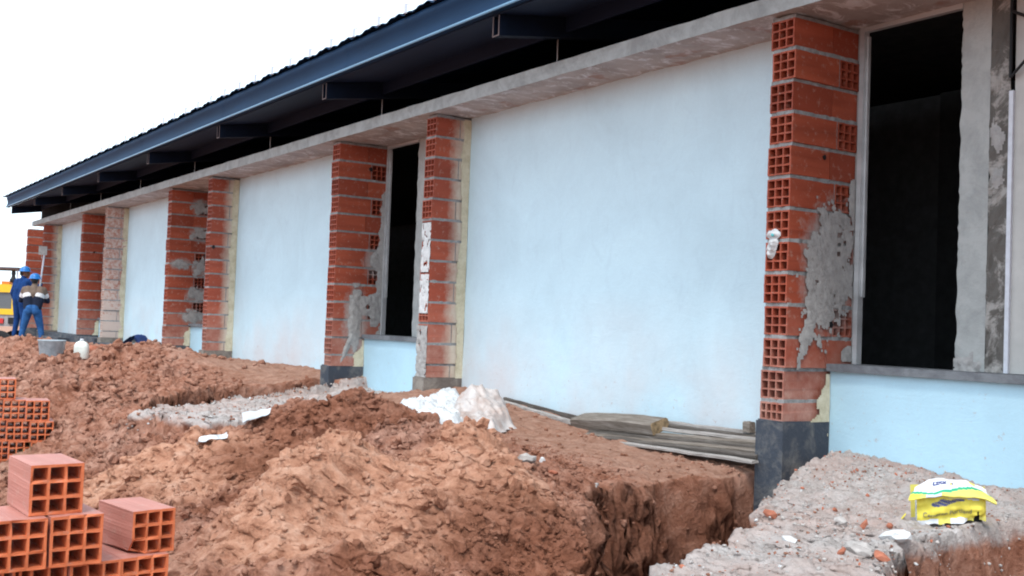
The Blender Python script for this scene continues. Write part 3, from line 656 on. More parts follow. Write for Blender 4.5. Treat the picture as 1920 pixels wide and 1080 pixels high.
# window bays: apron, sill, frame, jamb
for k, (a, b) in enumerate(((1, 0), (3, 2), (5, 4), (7, 6), (9, 8))):
    x0, x1 = FINS[a]+FW+.002, FINS[b]-.003
    w = bb(); nx_, nz_ = 26, 12
    P = [[(x0+(x1-x0)*i/nx_, DP+.003+.006*float(mnoise.noise(Vector((x0+i*.25, j*.2, 4.3)))), -.6+(.318+.6)*j/nz_) for j in range(nz_+1)] for i in range(nx_+1)]
    w.grid(P); w.box((x0, DP+.02, -.6), (x1, DF+.1, .318))
    ap = part(w, 'window_bay', 'apron'); ap.matrix_parent_inverse = Matrix.Translation((12, -.4, .1))
    s = bb(); s.box((x0+.001, DP-.035, .32), (x1-.001, DF+.06, .366), 0, None, .001); s.build('sill', 'sill', ap)
    f = bb(); xf = FINS[a]+FW+.02
    f.box((xf, DF-.02, .367), (xf+.034, DF+.03, H+.01)); f.box((xf+.034, DF-.015, H-.022), (xf+.74, DF+.025, H+.01)); f.box((xf+.036, DF+.005, .8), (xf+.05, DF+.028, H-.05))
    f.build('frame', 'galv', ap)
    m_ = bb(); m_.box((FINS[a]+FW-.03, DF+.001, .366), (xf, DF+.02, H+.01)); m_.build('side_mortar', 'smear', ap)
    # concrete jamb with a ragged arris
    jx = FINS[a]+FW+.745; j = bb(); nz_ = 70; P = []
    for q in range(nz_+1):
        z = .367+(H+.01-.367)*q/nz_; e = .012*float(mnoise.noise(Vector((k*3, z*9, 0))))+.008*float(mnoise.noise(Vector((k*3, z*31, 5))))
        P.append([(jx+e, DF+.25, z), (jx+e, DF+.012, z), (jx+e+.012, DF-.004+e*.2, z), (jx+.10, DF-.006, z), (jx+.20, DF-.005, z)])
    j.grid(P, 0, False); j.build('concrete_jamb', 'jamb', ap)
    j = bb(); nz_ = 60; P = []
    for q in range(nz_+1):
        z = .367+(H+.01-.367)*q/nz_
        P.append([(jx+.20+.125*u/8, DF-.004+.016*float(mnoise.noise(Vector((u*.7+k, z*13, 2))))+.008*float(mnoise.noise(Vector((u*1.3+k, z*37, 7)))), z) for u in range(9)])
    j.grid(P, 0, False); j.build('rough_jamb_edge', 'rough_jamb', ap)
    if k == 0:
        j = bb(); splat(j, DF-.008, jx+.16, jx+.31, 1.35, 1.95, lambda A, B: np.maximum(1-np.hypot((A-jx-.25)/.035, (B-1.72)/.09), 1-np.hypot((A-jx-.26)/.03, (B-1.5)/.06))+.5*fbm(A*20, B*12, 3), .014, .008, 'y')
        splat(j, DF-.008, jx+.0, jx+.18, .36, .50, lambda A, B: 1-np.hypot((A-jx-.09)/.09, (B-.36)/.09)+.5*fbm(A*20, B*20, 3), .03, .008, 'y')
        j.build('mortar_smear', 'smear', ap)
    j = bb(); j.box((jx+.326, DF-.02, .367), (jx+.352, DF+.03, 1.98)); j.build('white_trim', 'white_metal', ap)
    j = bb(); j.box((jx+.352, DF-.002, .367), (x1, DF+.03, H)); j.build('infill_board', 'board', ap)
    if k == 0:
        j = bb(); zt = 2.05
        j.tube((jx+.345, DF-.04, zt), (jx+.345, DF-.04, H), .009, n=8); j.tube((jx+.345, DF-.04, zt), (jx+.55, DF-.05, zt+.19), .009, n=8); j.tube((jx+.35, DF-.04, zt+.38), (jx+.55, DF-.05, zt+.27), .009, n=8)
        j.build('bent_rebar', 'black', ap)

# ring beam that carries the roof and covers the fins
x0, x1 = -29.25, 1.5; be = bb()
nxb = 520; rows = []
for i in range(nxb+1):
    x = x0+(x1-x0)*i/nxb
    e = .006*float(mnoise.noise(Vector((x*2.5, 0, 3))))+.004*float(mnoise.noise(Vector((x*11, 0, 9)))); e2 = .006*float(mnoise.noise(Vector((x*3, 5, 3))))
    rows.append([(x, DF+.3, 2.678), (x, -.06, 2.680+e2), (x, -.082+e*.5, 2.672+e2), (x, -.084+e*.5, 2.60), (x, -.082+e*.5, 2.556+e)])
be.grid(rows, 0, False)
be.box((x0, -.078, 2.575), (x0+.02, DF+.3, 2.675)); 
beam = part(be, 'ring_beam', 'beam')
so = bb(); rows = []
for i in range(nxb+1):
    x = x0+(x1-x0)*i/nxb
    e = .006*float(mnoise.noise(Vector((x*2.5, 0, 3))))+.004*float(mnoise.noise(Vector((x*11, 0, 9))))
    rows.append([(x, -.081+e*.5+(.0 if q == 0 else q*.07), 2.556+e+(0 if q == 0 else .006+.012*float(mnoise.noise(Vector((x*5, q*.6, 1)))))) for q in range(11)])
so.grid(rows, 0, True); so.build('rough_soffit', 'soffit', beam)
# back of the hall, so that the openings look into a dark room
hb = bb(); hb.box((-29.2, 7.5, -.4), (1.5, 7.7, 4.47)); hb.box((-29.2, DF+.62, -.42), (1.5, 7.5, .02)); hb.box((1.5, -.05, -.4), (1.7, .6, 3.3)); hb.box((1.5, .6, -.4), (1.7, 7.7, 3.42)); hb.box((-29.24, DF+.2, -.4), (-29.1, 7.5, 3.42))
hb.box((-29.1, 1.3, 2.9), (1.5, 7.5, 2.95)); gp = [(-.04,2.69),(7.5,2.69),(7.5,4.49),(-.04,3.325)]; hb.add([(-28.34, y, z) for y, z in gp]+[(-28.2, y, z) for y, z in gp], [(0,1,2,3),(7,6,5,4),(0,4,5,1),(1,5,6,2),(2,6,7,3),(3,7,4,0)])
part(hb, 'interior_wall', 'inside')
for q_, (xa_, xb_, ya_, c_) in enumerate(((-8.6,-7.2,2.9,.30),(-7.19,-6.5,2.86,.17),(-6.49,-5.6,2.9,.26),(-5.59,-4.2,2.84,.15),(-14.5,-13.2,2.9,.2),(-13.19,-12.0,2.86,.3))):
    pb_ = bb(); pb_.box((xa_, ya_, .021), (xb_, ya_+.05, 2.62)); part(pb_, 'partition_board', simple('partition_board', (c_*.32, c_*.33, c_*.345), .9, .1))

# eaves: rafters, soffit sheet, purlin gutter, corrugated roof
def slope(y): return .155*(y+.7)
for X in (-3.85, -7.03, -10.23, -13.47, -16.65, -19.75, -22.7, -25.5, -28.35):
    r = bb(); y0, y1 = -.70, 1.6; w2 = .045; t = .006
    for xa, xb in ((X-w2, X-w2+t), (X+w2-t, X+w2)):
        r.add([(xa, y0, 2.762), (xb, y0, 2.762), (xb, y1, 2.762+slope(y1)), (xa, y1, 2.762+slope(y1)), (xa, y0, 2.915), (xb, y0, 2.915), (xb, y1, 2.915+slope(y1)), (xa, y1, 2.915+slope(y1))],
              [(0,3,2,1),(4,5,6,7),(0,1,5,4),(1,2,6,5),(2,3,7,6),(3,0,4,7)])
    for za, zb in ((2.758, 2.764), (2.913, 2.918)):
        r.add([(X-w2-.001, y0+.001, za), (X+w2+.001, y0+.001, za), (X+w2+.001, y1, za+slope(y1)), (X-w2-.001, y1, za+slope(y1)), (X-w2-.001, y0+.001, zb), (X+w2+.001, y0+.001, zb), (X+w2+.001, y1, zb+slope(y1)), (X-w2-.001, y1, zb+slope(y1))],
              [(0,3,2,1),(4,5,6,7),(0,1,5,4),(1,2,6,5),(2,3,7,6),(3,0,4,7)])
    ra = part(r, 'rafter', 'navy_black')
    e = bb()
    e.box((X-w2-.002, y0-.004, 2.757), (X-w2+.010, y0-.001, 2.918)); e.box((X+w2-.010, y0-.004, 2.757), (X+w2+.002, y0-.001, 2.918)); e.box((X-w2+.010, y0-.004, 2.757), (X+w2-.010, y0-.001, 2.767))
    e.build('cut_end', 'rust', ra)
    if X < -4:
        e = bb(); xr = X-.29; e.tube((xr, .1, 2.67), (xr, .1, 3.06), .006, n=6); e.build('anchor_rod', 'galv', ra)
xl, xr = -28.9, 1.6
s = bb(); s.add([(xl+.4, -.70, 2.925), (xr, -.70, 2.925), (xr, -.07, 2.925+slope(-.07)), (xl+.4, -.07, 2.925+slope(-.07)), (xl+.4, -.70, 2.937), (xr, -.70, 2.937), (xr, -.07, 2.937+slope(-.07)), (xl+.4, -.07, 2.937+slope(-.07))],
      [(0,3,2,1),(4,5,6,7),(0,1,5,4),(1,2,6,5),(2,3,7,6),(3,0,4,7)])
s.box((xl+.4, -.07, 2.90), (xr, -.045, 3.05))
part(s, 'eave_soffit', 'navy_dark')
g = bb()
prof = [(-.66,3.222),(-.70,3.226),(-.725,3.218),(-.742,3.200),(-.748,3.175),(-.744,3.150),(-.735,3.128),(-.727,3.10),(-.722,3.07),(-.722,3.045),(-.728,3.02),(-.739,2.995),(-.752,2.97),(-.757,2.955),(-.754,2.944),(-.745,2.940),(-.70,2.938)]
g.extrude_x(prof, xl, xr, 60); g.add([(xl, y, z) for y, z in prof]+[(xl, -.66, 2.94)], [tuple(range(len(prof)+1))])
gut = part(g, 'gutter_fascia', 'navy')
e = bb(); e.extrude_x([(-.7575,2.962),(-.7625,2.956),(-.7625,2.944),(-.757,2.938)], xl, xr, 40); e.build('lip_highlight', _steel('lip_highlight_tint', (.10, .22, .34), .4, 0), gut)  # lighter strip painted in as the highlight along the gutter's lower lip
for X in (-6.1, -9.7, -13.3, -17.0, -20.6, -24.2):
    e = bb(); e.extrude_x([(y-.002, z) for y, z in prof[1:-1]], X, X+.05, 1); e.build('fascia_joint', 'navy', gut)
rf = bb(); nxr = 900; rows = []
for i in range(nxr+1):
    x = -29.45+(xr+29.45)*i/nxr; ph = ((x+7.88)/.52) % 1.0
    hump = .016*math.exp(-((ph-.62)/.20)**2)+.006*math.sin(ph*2*math.pi*3); e = .004*float(mnoise.noise(Vector((x*1.3, 2, 2))))
    rows.append([(x, -.768, 3.219+hump*1.6+e), (x, -.765, 3.229+hump*1.6+e), (x, 3.0, 3.232+.155*3.79+hump), (x, 7.8, 3.232+.155*8.6+hump)])
rf.grid(rows, 0, True)
under = [[(r_[0][0], r_[0][1]+.001, r_[0][2]-.002), (r_[2][0], r_[2][1], r_[2][2]-.01), (r_[3][0], r_[3][1], r_[3][2]-.01)] for r_ in rows[::6]]
rf.grid(under, 0, True)
roof = part(rf, 'roof_sheet', 'navy')
e0 = None
for k in range(-13, 44):
    X = -7.883-.52*k+.0
    if X < -29.3 or X > 1.3: continue
    e = bb(); e.box((X-.017, -.785, 3.225), (X+.017, -.765, 3.310)); e.box((X-.017, -.765, 3.298), (X+.05, -.760, 3.309)); e.build('fixing_clip', 'white_metal', roof)
# low dark footing in front of the far panel
f = bb(); f.box((-28.0, -.08, -.6), (-22.2, .36, -.03), 0, None, .01); f.box((-26.2, -.3, -.6), (-24.4, -.085, -.09), 0, None, .012); part(f, 'footing', 'plinth')
f = bb(); f.box((-22.0, -.1, -.5), (-18.0, .36, -.10), 0, None, .01); part(f, 'footing', 'plinth')

# ------------------------------------------------------------------ loose clay bricks
BH, BW, BL = .175, .18, .30
def frame_from(head, P):                              # local +y points away along the heading, +x to its right
    a = R(head); d = Vector((math.cos(a), math.sin(a), 0)); r_ = Vector((d.y, -d.x, 0))
    return Matrix(((r_.x, d.x, 0, P[0]), (r_.y, d.y, 0, P[1]), (0, 0, 1, P[2]), (0,0,0,1)))
_bmesh = {}
_vr = [0]
def brick(P, head, label, group, size=(BW, BH, BL), chip=False):   # P: lower left corner of the open end
    _vr[0] += 1; key = (size, chip, _vr[0] % 5)
    if key not in _bmesh:
        mb = MB(); random.seed(31+_vr[0] % 5); hollow(mb, Matrix.Identity(4), size[0], size[1], size[2], 3, 3, t=size[0]*.055, through=True, jit=.0009, chip=chip, skin=1)
        for k_ in range(len(mb.v)):                  # nicked and worn arrises on the cut end
            x_, y_, z_ = mb.v[k_]
            if y_ < .002 and random.random() < .16: mb.v[k_] = (x_+random.uniform(-.0015, .0015), y_+random.random()**2*.009, z_+random.uniform(-.0015, .0015))
        o = mb.build('clay_brick', ['brick_new', 'brick_skin']); _bmesh[key] = o.data
    else:
        o = bpy.data.objects.new('clay_brick', _bmesh[key]); put(o)
    o.matrix_world = frame_from(head, P)
    return tag(o, label, 'brick', group)
G1 = 'hollow bricks in the near stack'; G2 = 'hollow bricks in the farther stack'
head = 184.0; a_ = R(head); dv = np.array([math.cos(a_), math.sin(a_), 0]); rv = np.array([dv[1], -dv[0], 0])
T0 = at(58, 873, 3.75); zt = T0[2]
brick(T0-np.array([0,0,BH]), head, 'orange hollow brick on the very top of the near stack', G1)
z2 = zt-BH-.001
B2 = onp(95.5, 970, 2, z2); brick(B2-np.array([0,0,BH]), head+.6, 'near-stack brick under the right edge of the topmost brick', G1)
B2l = onp(90, 971, 2, z2)-BW*rv; brick(B2l-np.array([0,0,BH]), head-.6, 'near-stack brick under the left edge of the topmost brick', G1)
z3 = z2-BH-.001
for px, py, hh, lb in ((24,1068,head,'bottom-row brick of the near stack, second from the left edge of the photo'), (132,1059,head+2,'bottom-row brick of the near stack, directly left of its end brick'), (227,1048,head+3,'end brick of the bottom row of the near stack, under the chipped brick'), (-66,1075,head-1,'bottom-row brick of the near stack at the very edge of the photo')):
    b3 = onp(px, py, 2, z3); brick(b3-np.array([0,0,BH]), hh, lb, G1)
    for q in (1, 2, 3): brick(b3-np.array([0,0,BH*(1+q)+.001*q])+rv*random.uniform(-.008, .008)-dv*.004*q, head+random.uniform(-1, 1), 'hollow brick low in the near stack', G1)
rb = onp(246, 1042, 2, z3+.001); brick(rb, head+6, 'hollow brick with a broken lower corner lying alone at the right of the near stack', G1, (.167, .160, .30), True)
# the farther stack
h2 = 173.0; a_ = R(h2); d2 = np.array([math.cos(a_), math.sin(a_), 0]); r2 = np.array([d2[1], -d2[0], 0]); t2 = 9.32
rows = [[(-14, 707, 'single brick on top of the farther stack')],
        [(-36, 750, None), (6.5, 748, 'farther-stack brick in the second row down, left of the row end'), (50, 741.5, 'farther-stack brick at the right end of the second row from the top')],
        [(-30, 789, None), (12.5, 787, 'farther-stack brick in the third row down, left of the row end'), (57, 782, 'farther-stack brick at the right end of the third row from the top')],
        [(-26, 831, None), (16, 828, 'farther-stack brick in the fourth row, behind the top of the near stack'), (58.5, 823, 'farther-stack brick at the right end of the fourth row')],
        [(-28, 872, None), (16, 868, None), (59, 863, None)]]
for r_i, row in enumerate(rows):
    for px, py, lb in row:
        p = at(px, py, t2); p[2] = -.085-.1765*r_i
        brick(p-np.array([0,0,BH]), h2+random.uniform(-1, 1), lb or 'farther-stack brick at its left, cut by the photo edge or hidden', G2, (.188, BH, BL))

# ------------------------------------------------------------------ timber by the wall
def plank(name, p0, p1, w, th, mat, label, cat='plank', roll=0, n=14, raw=False, group='old timber lying along the wall', arc=0):
    p0 = Vector(p0); p1 = Vector(p1); L = (p1-p0).length; ax = (p1-p0).normalized(); s_ = ax.cross(Vector((0,0,1))).normalized(); u_ = s_.cross(ax)
    q = Matrix.Rotation(roll, 3, ax); s_ = q @ s_; u_ = q @ u_
    mb = MB(); rows = []; sd = random.random()*50
    for i in range(n+1):
        t = i/n; e = .006*mnoise.noise(Vector((t*5+sd, 0, 0))); c_ = Vector((0,0,0))+ax*(t*L)+u_*(e+arc*math.sin(math.pi*t))
        k = 1+.12*mnoise.noise(Vector((t*7+sd, 3, 0))); hw = w/2*k; ht = th/2
        ring = [(-hw, -ht), (-hw*.98, ht*.7), (-hw*.8, ht), (-hw*.3, ht*1.02), (hw*.3, ht), (hw*.85, ht), (hw, ht*.75), (hw, -ht)]
        rows.append([c_+s_*(x+.002*mnoise.noise(Vector((t*20, x*30, sd))))+u_*(y+.003*mnoise.noise(Vector((t*22+sd, x*40, y*9)))) for x, y in ring])
    m_ = len(rows[0]); vs = [v for r_ in rows for v in r_]
    mb.add(vs, [(i*m_+k, i*m_+(k+1) % m_, (i+1)*m_+(k+1) % m_, (i+1)*m_+k) for i in range(n) for k in range(m_)], 0)
    mb.add(vs, [tuple(range(m_))[::-1], tuple(range(n*m_, (n+1)*m_))], 1 if raw else 0)
    return mb.build(name, [mat, 'wood_raw'], None, label, cat, group, None, p0)
for a_, b_, y_, w_, th_, mt_, lb_ in (((1236,791),(1424,814),.28,.06,.030,'wood_pale','pale board at the very back of the timber pile, against the wall'),
    ((1228,796),(1424,821),.23,.05,.030,'wood_dark','dark board second from the back of the timber pile'),
    ((1200,800),(1424,825),.18,.06,.024,'wood_pale','pale board in the middle of the pile, right end against the pillar foot'),
    ((1056,802),(1424,832),.13,.07,.034,'wood','long grey board reaching furthest left under the warped slab'),
    ((1062,809),(1424,840),.085,.05,.034,'wood_dark','long dark board directly in front of the long grey board'),
    ((1100,815),(1424,847),.045,.06,.026,'wood','grey board between two dark ones at the front of the timber pile'),
    ((1132,822),(1424,856),.005,.06,.034,'wood_dark','dark board just behind the thin pale front plank'),
    ((1158,829),(1416,866),-.06,.06,.016,'wood_pale','thin pale plank lowest and closest to the trench in the timber pile')):
    plank('timber_plank', onp(*a_,1,y_), onp(*b_,1,y_-.02), w_, th_, mt_, lb_, roll=random.uniform(-.35, .35))
plank('timber_slab', onp(1086,789,1,.17), onp(1238,799,1,.13), .17, .085, 'wood', 'short thick warped timber slab with a broken yellowish end on top of the pile', 'timber', .3, 12, True, arc=.015)
plank('timber_plank', onp(944,754,1,.30), onp(1090,797,1,.12), .055, .03, 'wood_pale', 'pale slat running from the dusty plastic to the timber pile', 'plank')
plank('timber_plank', onp(946,748,1,.37), onp(1084,785,1,.31), .03, .035, 'wood_dark', 'dark slat lying right against the foot of the pale wall', 'plank')
plank('timber_offcut', onp(960,787,1,.02), onp(1007,793,1,-.02), .12, .05, 'wood', 'small flat timber offcut with a yellow end beside the dusty plastic', 'offcut', 0, 5, True)
plank('timber_offcut', onp(1398,800,1,.22), onp(1411,801,1,.21), .05, .07, 'wood', 'tiny timber block standing on the pile next to the nearest pillar', 'offcut', 0, 4)
plank('timber_offcut', onp(736,750,1,-.1), onp(768,747,1,-.1), .05, .02, 'wood_raw', 'yellowish stick on the ground left of the white plastic sheet', 'offcut', 0, 4)

# ------------------------------------------------------------------ plastic, paper, bag
def crumple(name, poly, top, mats, label, cat, seed=0, st=.012, lift=.01, fold=.05, dome=0.0, shade=None, base=None, peaks=()):
    xs = [p[0] for p in poly]; ys = [p[1] for p in poly]
    X_, Y_ = np.meshgrid(np.arange(min(xs)-.03, max(xs)+.03, st), np.arange(min(ys)-.03, max(ys)+.03, st), indexing='ij')
    sd = inpoly_sd(X_+.03*fbm(X_*9+seed, Y_*9, 2), Y_+.03*fbm(X_*9, Y_*9+seed, 2), poly)
    e = sstep(0, .10, sd); g_ = height(X_, Y_, False) if base is None else np.full(X_.shape, base)
    rd = (1-np.abs(fbm(X_*5+seed, Y_*5-seed, 3, .6)))**2
    rd2 = 1-np.abs(pnoise(X_*13+seed+Y_*4, Y_*11-X_*5))
    Z = g_+lift+e*(fold*rd+fold*.35*rd2+top)+dome*np.sqrt(np.clip(sd/ max(.05, float(sd.max())), 0, 1))
    for cx_, cy_, rr_, hh_ in peaks: Z = Z+sstep(0, .07, sd)*hh_*np.exp(-(((X_-cx_)**2+(Y_-cy_)**2)/rr_**2)**1.7)*(1+.16*fbm(X_*7, Y_*7+seed, 2))
    P = [[(X_[i,j]+.006*float(e[i,j])*math.sin(i*.7), Y_[i,j], Z[i,j]) for j in range(X_.shape[1])] for i in range(X_.shape[0])]
    mb = MB(); mb.grid(P, 0, True, lambda i, j: sd[i,j] > 0 or sd[i+1,j+1] > 0)
    return mb.build(name, mats, None, label, cat)
def plan(pts, z): return [tuple(onp(px, py, 2, z)[:2]) for px, py in pts]
crumple('plastic_sheet', plan([(738,768),(748,756),(790,754),(822,747),(868,750),(885,778),(855,806),(832,804),(806,786),(770,778)], -.17), .01, 'white_plastic', 'crumpled white plastic sheet on the dirt below the second nearest pillar', 'plastic sheet', 3, .012, .008, .07)
crumple('plastic_heap', plan([(838,786),(846,772),(890,764),(940,768),(964,788),(932,795),(880,793)], -.20), .03, 'dusty_plastic', 'dust-stained translucent plastic heaped over something beside the white sheet', 'plastic sheet', 11, .010, .005, .045, .03, peaks=[(*onp(912,782,2,-.2)[:2], .20, .125), (*onp(868,780,2,-.2)[:2], .17, .07), (*onp(935,780,2,-.2)[:2], .13, .05)])
def sheet(name, quad, mat, label, cat, n=10, amp=.012, seed=0, lift=.02):
    P = []
    q = [Vector(ghit(*p)) if len(p) == 2 else Vector(p) for p in quad]
    for i in range(n+1):
        row = []
        for j in range(n+1):
            u, v = i/n, j/n; p = q[0]*(1-u)*(1-v)+q[1]*u*(1-v)+q[2]*u*v+q[3]*(1-u)*v
            p = p+Vector((0, 0, lift+amp*1.6*mnoise.noise(Vector((u*3+seed, v*3, seed)))))+Vector((amp*mnoise.noise(Vector((u*4, v*4, seed+9))), 0, 0)); row.append(p)
        P.append(row)
    mb = MB(); mb.grid(P); mb.grid([[p-Vector((0,0,.002)) for p in r_][::-1] for r_ in P]); return mb.build(name, mat, None, label, cat)
sheet('plastic_scrap', [(455,806),(453,785),(508,777),(505,788)], 'white_plastic', 'small bright white plastic scrap on the dirt beside the grey concrete spill', 'scrap', seed=2, lift=.05)
sheet('plastic_strip', [(368,838),(380,826),(425,822),(426,829)], 'white_plastic', 'narrow ragged white plastic strip half buried on the left spoil heap', 'scrap', seed=5, lift=.03, amp=.03)
mb = MB(); X = FINS[1]
def rag_fn(A, B):
    return np.maximum(1-np.hypot((A-X-.062)/.05, (B-1.168)/.032), 1-np.hypot((A-X-.055-.25*(B-1.1))/.040, (B-1.09)/.075))+.25*fbm(A*26, B*22, 2)
splat(mb, -.008, X-.03, X+.15, .98, 1.23, rag_fn, .055, .005, 'y')
rg = mb.build('plastic_rag', 'white_plastic', None, 'white plastic rag stuffed into a hole of the nearest brick pillar', 'rag')
mb = MB(); mb.rock((X+.075, -.030, 1.165), .013, 0, 2, (1, .5, 1), .2, True); mb.build('printed_spot', flat('teal_ink', (.10, .42, .45)), rg)

# torn cement bag
bl = Vector(ghit(1712, 980)); brr = Vector(ghit(1846, 962)); zb_ = (bl.z+brr.z)/2
bx = Matrix.Rotation(R(5), 3, 'Z') @ Vector(np.array([ray(1780, 970)[1], -ray(1780, 970)[0], 0])); bx.normalize(); bw = 134*4.85/FPX; by = Vector((-bx.y, bx.x, 0)); zb_ = max(bl.z, zg(bl.x+bx.x*bw, bl.y+bx.y*bw))-.005
if by.dot(Vector(_f)) < 0: by = -by
BM = Matrix(((bx.x, by.x, 0, bl.x), (bx.y, by.y, 0, bl.y), (0, 0, 1, zb_+.002), (0,0,0,1))) @ Matrix.Rotation(R(-2.5), 4, 'Y')
nu, nv = 84, 96
path = [(0, .0, .0), (.30, -.012, .066), (.52, -.010, .120), (.55, -.018, .124), (.60, -.034, .132), (.64, -.022, .146), (.72, .02, .168), (.82, .075, .186), (.92, .13, .182), (1.0, .17, .15)]
def pathat(v):
    for (a, d0, z0), (b, d1, z1) in zip(path[:-1], path[1:]):
        if v <= b: t = (v-a)/(b-a); return d0+(d1-d0)*t, z0+(z1-z0)*t
    return path[-1][1:]
P = []
for i in range(nu+1):
    u = i/nu; row = []
    for j in range(nv+1):
        v = j/nv; d, z = pathat(v); fl = float(sstep(.50, .57, np.array(v))); rnd_ = 1-.42*max(0, (v-.62)/.38)**1.2
        lo, hi = (.055*(1-fl)-.055*fl), (.95*(1-fl)+1.075*fl); x = (lo+(hi-lo)*(.5+(u-.5)*rnd_))*bw
        wv = mnoise.noise(Vector((u*4, v*5, 2.2))); wv2 = mnoise.noise(Vector((u*9, v*8, 7)))
        edge = (2*u-1)**2; top_ = max(0.0, (v-.60)/.40)
        z2_ = z+.010*top_-.040*top_*edge**2+.012*wv+.004*wv2-(.030*edge*fl*(1 if v < .8 else .6))+(.02*(u-.35)*(1-v) if v < .5 else 0)+(1-fl)*.018*max(0, u-.5)
        if v < .12: z2_ += .014*abs(mnoise.noise(Vector((u*6, 3, 1))))*(1-v/.12)
        row.append(Vector((x, d+.014*wv+.008*wv2+.02*edge*(1-fl), z2_)))
    P.append(row)
def bag_col(i, j):
    u, v = i/nu, j/nv; n_ = mnoise.noise(Vector((u*7, v*6, 4)))
    if v < .085+.03*n_: return 3 if u < .3 or .48 < u < .72 else 2
    e1 = math.hypot((u-.47)/.17, (v-.435-.10*(u-.45))/.045); e2 = math.hypot((u-.34)/.13, (v-.385)/.045); e3 = math.hypot((u-.60)/.10, (v-.44)/.025)
    if min(e1, e2, e3) < 1+.25*n_: return 5 if (i*7+j*3) % 11 else 1
    if v < .49+.05*math.sin(u*7-1)-(.02 if u > .8 else 0): return 1
    if v < .545: return 6 if .12 < u < .9 else 1
    if v < .665-.035*math.sin((u-.1)*5.5):
        return 6 if (.20 < u < .37 and v > .555) else (2 if u > .12 else 1)
    if v < .695-.035*math.sin((u-.1)*5.5): return 4
    if .26 < u < .45 and .735 < v < .79 and mnoise.noise(Vector((u*60, v*40, 1))) > -.25: return 5
    if math.hypot((u-.505)/.025, (v-.74)/.022) < 1: return 1 if u < .505 else 5
    if math.hypot((u-.80)/.04, (v-.80)/.03) < 1: return 2
    return 3
mb = MB(); fr = [[BM @ p for p in r_] for r_ in P]
mb.grid(fr, lambda i, j: bag_col(i, j), True, lambda i, j: not (.82 < i/nu < .90 and j/nv < .26-3.2*abs(i/nu-.875)+.03*math.sin(i*1.9)))
# sides, back and dark inside
for side, cm in ((0, 5), (nu, 1)):
    col_ = [fr[side][j] for j in range(0, int(nv*.5))]; bk = [BM @ Vector((P[side][j].x, .13, P[side][j].z)) for j in range(0, int(nv*.5))]
    mb.grid([[a+(b-a)*t/5+Vector((0,0,.006*mnoise.noise(Vector((t, k*.2, side))))) for k, (a, b) in enumerate(zip(col_, bk))] for t in range(6)], (lambda i, j: 5 if (i+j//9) % 3 == 0 else 3) if side == 0 else 1, True)
mb.box((.07*bw, .045, .012), (.91*bw, .12, .10), 7, BM)
mb.grid([[BM @ Vector((bw*(u/20)+.0, .17+.01*math.sin(u), .15-.15*q/6)) for q in range(7)] for u in range(21)], 2, True)
mb.grid([[BM @ Vector((-.03-.03*q/5, -.01+.02*u/5, .04-.04*q/5+.006*math.sin(u*2))) + Vector((0,0,0)) for q in range(6)] for u in range(6)], 1, True)
bag = mb.build('cement_bag', ['white_paper', 'yellow_paper', 'lemon_paper', 'white_paper', 'green_ink', 'blue_ink', 'pale_ink', 'black'], None, 'torn yellow and white paper cement bag lying on the grey rubble at the right', 'cement bag')
fc = bpy.data.curves.new('lettering', 'FONT'); fc.body = 'Cemento Portland'; fc.size = .030; fc.extrude = .0004; fc.align_x = 'CENTER'
fo = bpy.data.objects.new('lettering_curve', fc); COL.objects.link(fo); bpy.context.view_layer.update()
fm = bpy.data.meshes.new_from_object(fo.evaluated_get(bpy.context.evaluated_depsgraph_get())); bpy.data.objects.remove(fo)
fm.materials.clear(); fm.materials.append(flat('grey_ink', (.16, .15, .14)))
for v in fm.vertices:
    u = .44+v.co.x/bw; vv = .16+v.co.y/.22+.16*max(0, u-.15)**1.6*.55
    fi = min(nu-1, max(0, u*nu)); fj = min(nv-1, max(0, vv*nv)); i0, j0 = int(fi), int(fj)
    p = fr[i0][j0]+(fr[i0+1][j0]-fr[i0][j0])*(fi-i0)+(fr[i0][j0+1]-fr[i0][j0])*(fj-j0)
    v.co = p-Vector((by.x, by.y, 0))*(.0025+v.co.z)
put(bpy.data.objects.new('lettering', fm), bag)

# ------------------------------------------------------------------ pail, jug, tarp, rubble pieces on the far heap
def onground(px, py, t):                              # a thing's foot, t metres out, set down on the ground
    p = at(px, py, t); return Vector((p[0], p[1], zg(p[0], p[1])))
p = ghit(96, 668, 11, 30); zz = p[2]
mb = MB(); mb.lathe([(.125,0),(.128,.004),(.155,.20),(.160,.205),(.160,.215),(.150,.215),(.146,.20),(.12,.02)], (0,0,0), 24); pail = mb.build('pail', 'pail', None, 'dented pale blue-grey pail standing on the far spoil heap', 'bucket', loc=(p[0], p[1], zz-.02))
mb = MB(); pts = [(.158*math.cos(t), .158*math.sin(t)*.25+.1, .20-.10*math.sin(t)) for t in np.linspace(0, math.pi, 12)]
for a, b in zip(pts[:-1], pts[1:]): mb.tube(a, b, .004, n=6)
mb.build('handle', 'galv', pail)
p = ghit(152, 671, 11, 30)
mb = MB(); c = [(-.085,-.06),(.085,-.06),(.085,.06),(-.085,.06)]
prof = [(0, .92), (.015, 1), (.14, 1.0), (.17, .93), (.20, .68), (.215, .35), (.222, .22)]
vs = []
for z, k in prof:
    for q in range(16):
        t = 2*math.pi*q/16; cx_, cy_ = math.cos(t), math.sin(t); r_ = 1/max(abs(cx_)**4+abs(cy_)**4, 1e-6)**.25
        vs.append((.085*k*r_*cx_, .06*k*r_*cy_, z))
n_ = len(prof); mb.add(vs, [(i*16+k, i*16+(k+1) % 16, (i+1)*16+(k+1) % 16, (i+1)*16+k) for i in range(n_-1) for k in range(16)], 0, True); mb.add(vs, [tuple(range(16))[::-1]], 0)
jug = mb.build('plastic_jug', 'jug', None, 'white plastic jug standing on the far spoil heap right of the pail', 'jug', loc=(p[0], p[1], p[2]-.01), rz=R(60))
